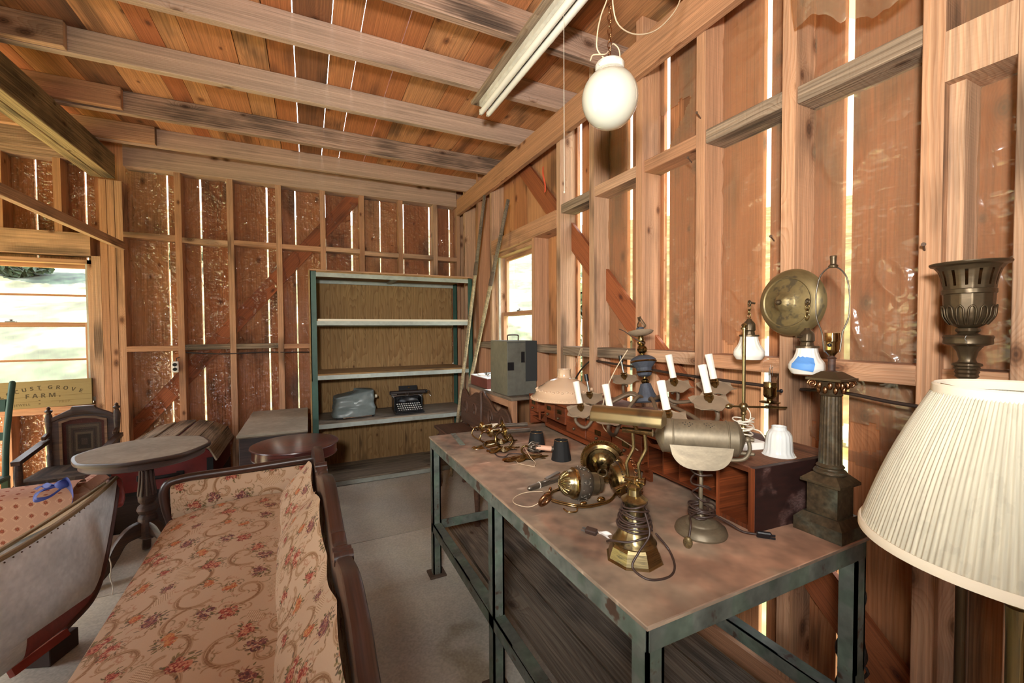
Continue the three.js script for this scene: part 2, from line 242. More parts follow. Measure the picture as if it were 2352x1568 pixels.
// ---------------------------------------------------------------- outside: meadow hill and shrubs
{
  const h = (x, z) => { const d = Math.max(0, Math.hypot(Math.max(0, Math.abs(x + 1.5) - 5), Math.max(0, Math.abs(z + 1.5) - 5)) - 1.5); return -0.16 + (z < -3 || x > 0 ? 0.30 : 0.06) * d * sstep(0, 6, d) + 0.25 * (fbm(x * 0.3 + 50, z * 0.3 + 50, 1e6, 1e6, 3, 5) - 0.5) * sstep(0, 3, d); };
  const dist = (x, z) => Math.hypot(Math.max(0, Math.abs(x + 1.5) - 3.5), Math.max(0, Math.abs(z + 1.5) - 3.8));
  const P = (u, v) => { const x = (u - 0.5) * 120, z = (v - 0.5) * 120; return [x, h(x, z), z]; }, up = (u, v) => { const [x, , z] = P(u, v); return (z < -3 || x > 0) && dist(x, z) > 4.5; };
  struct('ground', surf(P, 150, 150, { su: 120, sv: 120, flip: true, keep: (u, v) => !up(u, v) }), M.meadow); struct('hillside', surf(P, 150, 150, { su: 120, sv: 120, flip: true, keep: up }), M.hill);
  function shrub(x, z, s, label, n = 420) {
    const r = mulberry(Math.round(x * 31 + z * 17)), L = [];
    for (let i = 0; i < n; i++) { const a = r() * 6.28, b = Math.acos(2 * r() - 1), q = 0.55 + 0.45 * r(), p = [Math.sin(b) * Math.cos(a) * q * s, (0.85 + Math.cos(b) * 0.8) * q * s, Math.sin(b) * Math.sin(a) * q * s]; L.push(put(new THREE.PlaneGeometry(0.22 * s, 0.30 * s), p, [r() * 6, r() * 6, r() * 6])); }
    const t = thing('shrub', label, 'shrub', [x, h(x, z), z], 0, 'shrubs on the slope outside');
    part('foliage', L, M.leaf, t); part('stem', bar([0, -0.1, 0], [0, s * 0.8, 0], 0.05 * s, 0.03 * s, 7), M.stem, t);
  }
  const sLab = 'green leafy shrub on the sunlit slope outside the side window', bLab = 'green leafy shrub on the sunlit slope behind the sign board window';
  for (const [x, z, s, w] of [[7.5, -9.5, 0.9, 'middle-sized'], [9, -12.5, 1.2, 'largest'], [6.4, -8.6, 0.6, 'smallest']]) shrub(x, z, s, `${w} ${sLab}`);
  for (const [x, z, s, w] of [[-5.2, -17, 0.7, 'smallest'], [-8.5, -19.5, 0.9, 'largest'], [-4.8, -22, 0.8, 'middle-sized']]) shrub(x, z, s, `${w} ${bLab}`);
}

// ---------------------------------------------------------------- floor: poured slabs with open joints
const XL = -5.0, XR = 1.84, ZB = -5.14, ZF = 2.3, CY = 3.235;
{
  const f = struct('floor');
  part('subbase', span(XL - 0.1, XR + 0.1, -0.22, -0.10, ZB - 0.1, ZF + 0.1), M.rust, f);
  const xs = [XL, -2.6, XR], zs = [ZB, -3.14, -0.2, ZF];
  for (let i = 0; i < 2; i++) for (let j = 0; j < 3; j++) part('slab', span(xs[i] + 0.003, xs[i + 1] - 0.003, -0.10, 0, zs[j] + 0.003, zs[j + 1] - 0.003), M.concrete, f);
}

// ---------------------------------------------------------------- walls
const wallBack = struct('wall_back'), wallRight = struct('wall_right');
function studMesh(w, geo, name = 'stud') { return part(name, geo, pick(M.stud), w); }
// back wall: vertical boards with daylight gaps, studs, blocking, let-in brace
{
  const w = wallBack;
  const gaps = [-2.115, -1.792, -1.201, -0.94, -0.369, -0.105, 0.186, 0.463, 0.774, 1.041, 1.354, 1.609];
  const stops = []; { let x = XL; const all = [...gaps, XR + 0.03]; for (const g of all) { const n = Math.max(1, Math.round((g - x) / 0.29)); for (let k = 0; k < n; k++) stops.push([lerp(x, g, k / n), lerp(x, g, (k + 1) / n), k === 0 && gaps.includes(x), k === n - 1 && gaps.includes(g)]); x = g; } }
  for (const [a, b, ga, gb] of stops) {
    const x0 = a + (ga ? rr(0.006, 0.010) : 0.0005), x1 = b - (gb ? rr(0.006, 0.010) : 0.0005);
    const cut = x1 > -2.83 && x0 < -1.72;          // window opening
    const pieces = cut ? [[-0.1, 0.88], [2.14, 3.3]] : [[-0.1, 3.3]];
    for (const [y0, y1] of pieces) part('board', span(x0, x1, y0, y1, ZB - 0.024, ZB), pick(M.sheath), w);
    if (cut && x1 > -1.72) part('board', span(-1.72, x1, 0.88, 2.14, ZB - 0.024, ZB), pick(M.sheath), w);
    if (cut && x0 < -2.83) part('board', span(x0, -2.83, 0.88, 2.14, ZB - 0.024, ZB), pick(M.sheath), w);
  }
  const S = [-1.118, -0.703, -0.283, 0.134, 0.532, 0.958, 1.368];
  for (const x of S) studMesh(w, span(x, x + 0.052, 0.09, 3.0, -5.138, -5.0));
  studMesh(w, span(1.66, 1.70, 0.09, 3.0, -5.138, -5.0));
  for (const x of [-4.6, -4.1, -3.6, -3.2]) studMesh(w, span(x, x + 0.05, 0.09, 3.0, -5.138, -5.0));
  for (const x of [-2.31, -1.95]) { studMesh(w, span(x, x + 0.05, 2.37, 3.0, -5.138, -5.0)); studMesh(w, span(x, x + 0.05, 0.09, 0.80, -5.138, -5.0)); }
  part('plate', span(XL, 1.70, 0.0, 0.09, -5.138, -4.99), pick(M.stud), w); part('plate', span(-1.48, 1.655, 3.0, 3.232, -5.138, -4.985), M.joist[0], w); part('plate', span(XL, -1.72, 3.0, 3.232, -5.138, -4.985), M.joist[1], w);
  const edges = [-1.497, ...S.flatMap((x) => [x, x + 0.052]), 1.66];
  for (let i = 0; i < edges.length; i += 2) for (const y of [2.352, 1.315]) { const dy = rr(-0.012, 0.012); part('blocking', span(edges[i], edges[i + 1], y + dy, y + dy + 0.048, -5.135, -5.002), y > 2 ? pick(M.stud) : (R() < 0.5 ? M.grey : pick(M.stud)), w); }
  part('brace', beam([-1.62, 0.42, -5.115], [0.52, 3.03, -5.115], 0.024, 0.145, [1, 0, 0]), M.brace, w);
  part('window_header', span(-2.95, -1.722, 2.175, 2.37, -5.135, -4.995), M.stud[2], w); part('rough_sill', span(-2.95, -1.722, 0.80, 0.86, -5.135, -4.99), M.stud[1], w);
  for (const [a, b] of [[-1.72, -1.66], [-1.657, -1.608], [-1.604, -1.553], [-1.549, -1.497]]) part('post', span(a, b, 0, a < -1.7 ? 2.175 : 2.86, -5.138, -5.0 + rr(-0.004, 0.004)), pick(M.stud), w);
  studMesh(w, span(-2.95, -2.88, 0.09, 3.0, -5.138, -5.0));
}
// right wall
const studZ = [-4.87, -4.43, -4.05, -2.751, -2.339, -1.893, -1.477, -1.065, -0.64, -0.445, -0.02, 0.4, 0.82, 1.24, 1.66, 2.08];
{
  const w = wallRight;
  const gaps = [-2.647, -2.099, -1.796, -1.214, -0.901], all = [...gaps, ZF + 0.03];
  let z = ZB - 0.024; const stops = [];
  for (const g of all) { const n = Math.max(1, Math.round((g - z) / 0.29)); for (let k = 0; k < n; k++) stops.push([lerp(z, g, k / n), lerp(z, g, (k + 1) / n), k === 0 && gaps.includes(z), k === n - 1 && gaps.includes(g)]); z = g; }
  for (const [a, b, ga, gb] of stops) {
    const q = (z) => 0.012 * Math.abs(z) / 1.84 + rr(0.009, 0.012), z0 = a + (ga ? q(a) : 0.0005), z1 = b - (gb ? q(b) : 0.0005), cut = z1 > -4.0 && z0 < -3.15;
    for (const [y0, y1] of cut ? [[-0.1, 0.93], [2.26, 3.3]] : [[-0.1, 3.3]]) part('board', span(XR, XR + 0.024, y0, y1, z0, z1), pick(M.sheath), w);
    if (cut && z0 < -4.0) part('board', span(XR, XR + 0.024, 0.93, 2.26, z0, -4.0), pick(M.sheath), w);
    if (cut && z1 > -3.15) part('board', span(XR, XR + 0.024, 0.93, 2.26, -3.15, z1), pick(M.sheath), w);
  }
  for (const s of studZ) studMesh(w, span(1.70, 1.838, 0.09, 3.24, s, s + (s > -0.5 && s < -0.4 ? 0.045 : 0.052), { c: 0.002 }));
  for (const s of [-4.055, -3.15]) studMesh(w, span(1.702, 1.838, 0.97, 2.265, s, s + 0.048));
  studMesh(w, span(1.735, 1.838, 0.09, 2.22, -0.588, -0.552), 'jack_stud');
  part('header', span(1.70, 1.836, 2.22, 2.365, -0.588, -0.445), M.stud[2], w);
  part('header', span(1.695, 1.836, 2.265, 2.40, -4.0, -2.751), M.stud[3], w); part('rough_sill', span(1.70, 1.836, 0.90, 0.97, -4.0, -2.751), M.grey, w);
  const bays = [[-2.70, -2.339], [-2.287, -1.893], [-1.841, -1.477], [-1.425, -1.065], [-1.013, -0.64]];
  for (const [a, b] of bays) { const dy = rr(-0.01, 0.012); part('blocking', span(1.702 + rr(0, 0.012), 1.836, 2.372 + dy, 2.436 + dy, a, b, { c: 0.003 }), R() < 0.2 ? M.grey : pick(M.stud), w); }
  for (const [a, b] of [...bays, [-0.588, -0.445], [-3.1, -2.751], [-4.43 + 0.052, -4.05]]) { const dy = rr(-0.01, 0.01); part('blocking', span(1.705 + rr(0, 0.02), 1.836, 1.312 + dy, 1.375 + dy, a, b, { c: 0.003 }), a < -2 ? M.grey : pick(M.stud), w); }
  part('brace', beam([1.812, 3.1, -3.62], [1.812, 0.1, -0.55], 0.15, 0.024, [1, 0, 0]), M.brace, w);
  part('plate', span(1.70, 1.838, 0, 0.09, ZB, ZF), pick(M.stud), w);
}
// the walls behind and beside the photographer, with the open barn door and the window the daylight comes through
{
  const l = struct('wall_left');
  for (const [z0, z1, y0, y1] of [[ZB, -4.4, 0, 3.3], [-4.4, -2.0, 2.55, 3.3], [-2.0, ZF, 0, 3.3]]) { const n = Math.max(1, Math.round((z1 - z0) / 0.3)); for (let k = 0; k < n; k++) part('board', span(XL - 0.05, XL, y0 - 0.1, y1, lerp(z0, z1, k / n), lerp(z0, z1, (k + 1) / n)), pick(M.sheath), l); }
  const f = struct('wall_front');
  for (const [x0, x1, y0, y1] of [[XL, -3.6, 0, 3.3], [-3.6, -1.8, 0, 1.2], [-3.6, -1.8, 2.4, 3.3], [-1.8, XR + 0.03, 0, 3.3]]) { const n = Math.max(1, Math.round((x1 - x0) / 0.3)); for (let k = 0; k < n; k++) part('board', span(lerp(x0, x1, k / n), lerp(x0, x1, (k + 1) / n), y0 - 0.1, y1, ZF, ZF + 0.05), pick(M.sheath), f); }
}

// ---------------------------------------------------------------- ceiling: loft boards, joists, ledger, girder
{
  const c = struct('ceiling');
  const gx = [-1.114, -0.874, -0.752, -0.63, -0.374, -0.199, -0.05, 0.149, 0.307, 0.539, 0.665, 0.928, 1.10, 1.27, 1.474, 1.66];
  let x = XL - 0.05; const list = []; for (const g of [-4.7, -4.4, -4.15, -3.9, -3.6, -3.35, -3.1, -2.85, -2.6, -2.35, -2.1, -1.85, -1.6, -1.35, ...gx, XR + 0.03]) { list.push([x, g]); x = g; }
  for (const [a, b] of list) { const q = rr(0.0008, 0.003); part('board', span(a + q, b - q, CY, CY + 0.024, ZB - 0.02, ZF + 0.05), pick(M.loft), c); }
  for (const [a, b] of [[XL - 0.05, -2.4], [-2.4, -0.12], [0.60, 1.25], [1.25, XR + 0.03]]) part('upper_board', span(a, b, CY + 0.026, CY + 0.05, ZB - 0.02, ZF + 0.05), M.loft[4], c);
  const jz = [-4.62, -3.99, -3.285, -2.635, -2.08, -1.45, -0.82, -0.2, 0.42, 1.04, 1.66];
  jz.forEach((z, i) => {
    const e = i % 3 === 1 ? 0.01 : 0;
    part('joist', span(-1.78, 1.835, 3.085 - e, CY, z - 0.05, z, { c: 0.003 }), M.joist[i % 3], c);
    part('joist', span(XL, -1.14 - 0.03 * (i % 3), 3.09, CY, z + 0.001, z + 0.048, { c: 0.003 }), M.stud[i % 4], c);
  });
  part('ledger', span(1.655, 1.699, 2.893, 3.085, -4.982, ZF, { c: 0.003 }), M.stud[1], c);
  const g = struct('girder_beam');
  part('timber', span(-1.612, -1.53, 2.868, 3.085, -4.975, ZF, { c: 0.004 }), M.girder, g); part('timber', span(-1.70, -1.617, 2.868, 3.085, -4.975, ZF, { c: 0.004 }), M.girder, g);
  struct('partition_rail', span(-1.525, -1.482, 2.245, 2.312, -4.995, 0.9, { c: 0.002 }), M.stud[2]);
}

// ---------------------------------------------------------------- windows
function sashWindow(n, w, h, muntins) {          // local: width along x, faces +z into the room, base at y 0
  const o = struct(`window_${n}`), fr = 0.035;
  part('jamb', span(-w / 2, -w / 2 + fr, 0, h, -0.09, 0.03), M.stud[2], o); part('jamb', span(w / 2 - fr, w / 2, 0, h, -0.09, 0.03), M.stud[2], o); part('head', span(-w / 2, w / 2, h - fr, h, -0.09, 0.03), M.stud[0], o);
  part('sill', span(-w / 2 - 0.03, w / 2 + 0.03, -0.035, 0, -0.11, 0.05), M.sillWhite, o); part('stop', span(w / 2 - fr - 0.016, w / 2 - fr, 0, h - fr, 0.0, 0.02), M.sillWhite, o); part('stop', span(-w / 2 + fr, -w / 2 + fr + 0.016, 0, h - fr, 0.0, 0.02), M.sillWhite, o);
  const mid = h * 0.53;
  for (const [y0, y1, z] of [[0, mid + 0.02, -0.02], [mid - 0.02, h - fr, -0.055]]) {
    const s = new THREE.Group(); s.name = 'sash'; o.add(s); const a = -w / 2 + fr, b = w / 2 - fr, q = 0.042;
    part('stile', span(a, a + q, y0, y1, z - 0.03, z), M.stud[3], s); part('stile', span(b - q, b, y0, y1, z - 0.03, z), M.stud[3], s);
    part('rail', span(a + q, b - q, y0, y0 + (y0 === 0 ? 0.06 : 0.035), z - 0.03, z), M.stud[1], s); part('rail', span(a + q, b - q, y1 - 0.035, y1, z - 0.03, z), M.stud[1], s);
    const lo = y0 + 0.04, hi = y1 - 0.035;
    if (muntins) part('muntin', span(a + q, b - q, (lo + hi) / 2 - 0.009, (lo + hi) / 2 + 0.009, z - 0.026, z - 0.004), M.stud[1], s);
    const cuts = muntins ? [[lo, (lo + hi) / 2], [(lo + hi) / 2, hi]] : [[lo, hi]];
    for (const [p, r] of cuts) part('pane', span(a + q - 0.005, b - q + 0.005, p, r, z - 0.017, z - 0.014), M.glass, s);
  }
  part('latch', [span(-0.03, 0.03, mid + 0.02, mid + 0.03, -0.045, -0.01), put(new THREE.CylinderGeometry(0.012, 0.014, 0.02, 10), [0, mid + 0.035, -0.03])], M.steel, o);
  return o;
}
const win1 = sashWindow(1, 1.10, 1.215, true); win1.position.set(-2.275, 0.925, -5.06);
const win2 = sashWindow(2, 0.85, 1.295, false); win2.position.set(1.775, 0.97, -3.575); win2.rotation.y = -PI / 2;

// ---------------------------------------------------------------- plastic sheeting stapled over the boards
function sheet(wall, a, b, y0, y1, at, label, mat, { amp = 0.012, fine = 1, seed = 1, keep, axis = 'z', nu, nv } = {}) {
  nu ??= Math.round((b - a) / 0.0105); nv ??= Math.round((y1 - y0) / 0.0105);
  const g = surf((u, v) => {
    const p = lerp(a, b, u), y = lerp(y0, y1, v), q = fbm(p * 3 + seed, y * 2, 1e6, 1e6, 3, seed);
    const w = sstep(0.38, 0.62, q), h = amp * (0.9 * Math.pow(ridge(p * 6.5 + 3 * y + 3 * q, y * 6 - p * 2.5, seed), 4) + 0.55 * fine * Math.pow(ridge(p * 4 - y * 2, y * 22 + 6 * q, seed + 3), 3.5) * w + 0.45 * fine * Math.pow(ridge(p * 17 + y * 9, y * 12 - p * 6, seed + 7), 5) * (1 - w) + 0.5 * q);
    return axis === 'z' ? [p, y, at + h] : [at - h, y, p];
  }, nu, nv, { su: b - a, sv: y1 - y0, keep, flip: axis === 'x' });
  part('plastic_sheet', g, mat, wall, label);
}
sheet(wallBack, -1.49, 1.66, 0.1, 3.0, -5.133, 'clear wrinkled plastic sheet stapled behind the studs around the shelf unit', M.film, { seed: 4, amp: 0.04 });
sheet(wallBack, -2.9, -1.72, 2.38, 3.0, -5.133, 'clear plastic sheet above the sign board window', M.film, { seed: 14, amp: 0.026 });
sheet(wallBack, -2.9, -1.72, 0.1, 0.8, -5.133, 'clear plastic sheet below the sign board window', M.film, { seed: 24, amp: 0.026 });
const nz = (p, y, s) => fbm(p * 6, y * 6, 1e6, 1e6, 3, s) - 0.5;
sheet(wallRight, -1.055, -0.40, 0.55, 2.95, 1.833, 'dusty plastic sheet with bright creases behind the bronze urn lamp', M.filmDusty, { seed: 31, axis: 'x', amp: 0.016, fine: 0.5, keep: (u, v) => { const p = lerp(-1.055, -0.4, u), y = lerp(0.55, 2.95, v); return y > 1.10 + 0.5 * nz(p, y, 3) - 0.2 * (p + 0.9); } });
sheet(wallRight, -1.468, -1.06, 1.37, 3.05, 1.833, 'dusty plastic sheet behind the round brass ceiling fixture', M.filmDusty, { seed: 41, axis: 'x', amp: 0.012, fine: 0.3, keep: (u, v) => { const y = lerp(1.37, 3.05, v); return y > 1.42 + 0.25 * nz(u * 0.4, y, 5); } });
sheet(wallRight, -1.89, -1.472, 1.36, 2.42, 1.833, 'dusty plastic sheet above the chandelier', M.filmDusty, { seed: 51, axis: 'x', amp: 0.010, fine: 0.3, keep: (u, v) => u * 1.0 > 0.22 + 0.1 * nz(u, v * 3, 4) });
sheet(wallRight, -1.89, -1.472, 2.44, 3.05, 1.833, 'torn dusty plastic sheet high between studs beside the globe pendant', M.filmDusty, { seed: 61, axis: 'x', amp: 0.01, fine: 0.3, keep: (u, v) => v > 0.45 + 0.1 * nz(u, v, 8) || v < 0.9 * u - 0.15 });
sheet(wallRight, -2.34, -1.90, 1.36, 2.95, 1.833, 'dusty plastic sheet between studs under the globe pendant', M.filmDusty, { seed: 71, axis: 'x', amp: 0.012, fine: 0.3, keep: (u, v) => u < 0.8 + 0.2 * nz(u, v * 4, 9) });
{ // loose flap drooping over the high blocking
  const g = surf((u, v) => { const z = lerp(-1.0, -0.63, u), s = v * (0.33 + 0.10 * u + 0.05 * Math.sin(u * 2.4) + 0.10 * (fbm(u * 5, 1, 1e6, 1e6, 3, 12) - 0.5)); return [1.695 - 0.05 * Math.sin(v * 2.6) - 0.02 * Math.sin(u * 9), 2.98 - s, z]; }, 40, 30, { su: 0.4, sv: 0.35 });
  part('plastic_sheet', g, M.filmDusty, wallRight, 'loose torn plastic flap drooping from the top of the side wall');
}

// ---------------------------------------------------------------- steel workbench
const BY = 0.85;
{
  const t = thing('workbench', 'long steel workbench with brown worn top and peeling grey-green frame', 'table', [1.107, 0, -1.62]);
  const X0 = 0.655 - 1.107, X1 = 1.562 - 1.107, Z0 = -2.55 + 1.62, Z1 = -0.69 + 1.62;
  part('tabletop', span(X0, X1, 0.838, BY, Z0, Z1, { c: 0.002 }), M.bench, t);
  for (const [x0, x1, z0, z1] of [[X0 + 0.004, X0 + 0.012, Z0 + 0.01, Z1 - 0.01], [X1 - 0.012, X1 - 0.004, Z0 + 0.01, Z1 - 0.01], [X0 + 0.01, X1 - 0.01, Z0 + 0.004, Z0 + 0.012], [X0 + 0.01, X1 - 0.01, Z1 - 0.012, Z1 - 0.004]]) part('apron_rail', span(x0, x1, 0.786, 0.838, z0, z1), M.paint, t);
  for (const x of [X0 + 0.006, X1 - 0.056]) for (const [z, q] of [[Z0 + 0.006, 0], [-1.62 + 1.62 + 0.005, 0], [Z1 - 0.056, 1]]) {
    const l = part('leg', [span(x, x + 0.05, 0.01, 0.836, z + 0.042, z + 0.05), span(x, x + 0.008, 0.01, 0.836, z, z + 0.05), span(x + 0.042, x + 0.05, 0.01, 0.836, z + 0.012, z + 0.05)], M.paint, t);
    part('foot_plate', span(x - 0.025, x + 0.075, 0, 0.012, z - 0.025, z + 0.075, { c: 0.002 }), M.rust, l);
  }
  for (const x of [X0 + 0.006, X1 - 0.056]) part('lower_rail', [span(x, x + 0.05, 0.318, 0.324, Z0 + 0.02, Z1 - 0.02), span(x, x + 0.006, 0.27, 0.324, Z0 + 0.02, Z1 - 0.02)], M.paint, t);
  for (const z of [Z0 + 0.01, Z1 - 0.016]) part('lower_rail', span(X0 + 0.05, X1 - 0.05, 0.27, 0.324, z, z + 0.006), M.paint, t);
}
// loose planks stored on the floor below it
[[0.93, 1.13, -3.15, -0.80, 'plank'], [1.135, 1.33, -3.10, -0.72, 'plank'], [1.335, 1.50, -3.18, -0.78, 'plank'], [1.505, 1.66, -2.9, -0.6, 'plank']].forEach(([a, b, c, d, m], i) => single('floor_plank', span(a, b, 0.001, 0.03 + 0.006 * (i % 2), c, d, { c: 0.002 }), M[m], 'worn dusty plank lying on the floor under the workbench', 'plank', 'planks under the workbench'));
{
  const t = thing('bundled_cord', 'dark bundled extension cord hanging behind the workbench leg', 'cord', [1.62, 0, -0.76]);
  const P = []; for (let k = 0; k < 60; k++) P.push([0.025 * Math.cos(k * 0.9) , 0.33 + 0.17 * Math.sin(k * 0.55) * (0.7 + 0.3 * Math.sin(k)), 0.035 * Math.sin(k * 1.3)]);
  part('coil', tube(P, 0.005, { n: 240, rad: 6 }), M.rubber, t); part('lead', tube([[0, 0.5, 0], [0.03, 0.62, 0.02], [0.06, 0.66, -0.06], [0.075, 0.7, -0.1]], 0.005), M.rubber, t);
}
// flat steel strip
single('steel_strip', put(bx(0.03, 0.004, 0.28, undefined, undefined, { c: 0.001 }), [0.79, BY + 0.002, -2.40], [0, -0.12, 0]), M.paint, 'flat grey steel strip lying on the workbench end', 'metal strip');

// ---------------------------------------------------------------- desk organizer (pigeonhole hutch) along the back of the bench
const orgTop = BY + 0.205;
{
  const t = thing('desk_organizer', 'long orange-stained desk hutch with small drawers and open end cubby', 'desk hutch', [1.262, BY + 0.001, -0.862], -0.0707);
  const D = 0.425, L = 1.75, H = 0.205;
  part('end_panel', span(0, D, 0, H, -0.018, 0, { c: 0.001, along: 0 }), M.scuff, t, 'dark scuffed end panel with white scratches'); part('end_panel', span(0, D, 0, H, -L, -L + 0.018, { c: 0.001 }), M.orange, t);
  part('divider', span(0, D, 0, H - 0.015, -0.150, -0.135), M.orange, t);
  part('top_board', span(0, D, H - 0.014, H, -L + 0.018, -0.018), M.plyDark, t); part('cubby_floor', span(0.004, D, 0.0, 0.014, -0.135, -0.018), M.orange, t); part('back_panel', span(D - 0.012, D, 0, H - 0.014, -L + 0.018, -0.018), M.orange, t);
  part('face_edge', span(-0.004, 0, 0, H, -0.020, -0.0), M.orange, t); part('face_edge', span(-0.003, 0, H - 0.016, H, -L, -0.02), M.orange, t);
  part('mid_shelf', span(0.01, D - 0.012, 0.044, 0.054, -L + 0.018, -0.150), M.orange, t); part('lower_rail', span(0, 0.014, 0.030, 0.052, -1.50, -0.50), M.orange, t);
  const drawer = (z0, z1, y0, y1, holder) => {
    const d = part('drawer', [span(-0.006, 0.010, y0, y1, z0, z1, { c: 0.002, along: 2 }), span(0.010, 0.25, y0 + 0.004, y1 - 0.01, z0 + 0.004, z1 - 0.004)], M.orange, t), zc = (z0 + z1) / 2;
    if (holder) { const h = holder === 2 ? 0.5 : 0.68, yc = lerp(y0, y1, h); part('label_holder', [span(-0.009, -0.006, yc - 0.013, yc - 0.010, zc - 0.026, zc + 0.026), span(-0.009, -0.006, yc + 0.010, yc + 0.013, zc - 0.026, zc + 0.026), span(-0.009, -0.006, yc - 0.01, yc + 0.01, zc - 0.026, zc - 0.023), span(-0.009, -0.006, yc - 0.01, yc + 0.01, zc + 0.023, zc + 0.026), span(-0.0075, -0.006, yc - 0.01, yc + 0.01, zc - 0.023, zc + 0.023)], M.brassAged, d); }
    part('knob', [ball(0.009, [-0.018, y0 + (y1 - y0) * 0.28, zc], [0.8, 1, 1], 10, 8), bar([-0.006, y0 + (y1 - y0) * 0.28, zc], [-0.014, y0 + (y1 - y0) * 0.28, zc], 0.004, 0.004, 8)], M.bronzeDark, d);
  };
  drawer(-1.725, -1.60, 0.095, 0.186, 1);
  part('slot_post', span(0, 0.012, 0.05, 0.19, -1.60, -1.592), M.orange, t); part('bracket', extrude([[0, 0], [0.05, 0], [0.05, 0.02], [0.035, 0.022], [0.02, 0.04], [0, 0.045]], 0.012).rotateY(PI / 2).translate(0, 0.05, -1.50), M.orange, t);
  drawer(-1.50, -1.365, 0.092, 0.186, 1); drawer(-1.36, -1.225, 0.090, 0.186, 1);
  drawer(-1.21, -1.00, 0.062, 0.182, 0); drawer(-0.99, -0.77, 0.062, 0.182, 2); drawer(-0.76, -0.54, 0.062, 0.182, 2);
  for (let k = 0; k < 4; k++) { const z = -0.52 + k * 0.092; part('partition', span(0.01, 0.30, 0.054, H - 0.014, z, z + 0.006), M.orange, t); }
  part('arch_rail', extrude([[0, 0], [0.37, 0], [0.37, 0.035], ...[0.9, 0.8, 0.7, 0.6, 0.5, 0.4, 0.3, 0.2, 0.1].map((q) => [0.37 * q, 0.03 - 0.02 * Math.abs(Math.sin(q * PI * 4))]), [0, 0.035]], 0.012).rotateY(PI / 2).translate(0, H - 0.052, -0.15), M.orange, t);
  part('scroll_foot', extrude(spline([[0, 0], [0.05, 0], [0.045, 0.03], [0.02, 0.045], [0.0, 0.05]], 16), 0.014).rotateY(PI / 2).translate(0, 0.0, -0.49), M.orange, t);
}

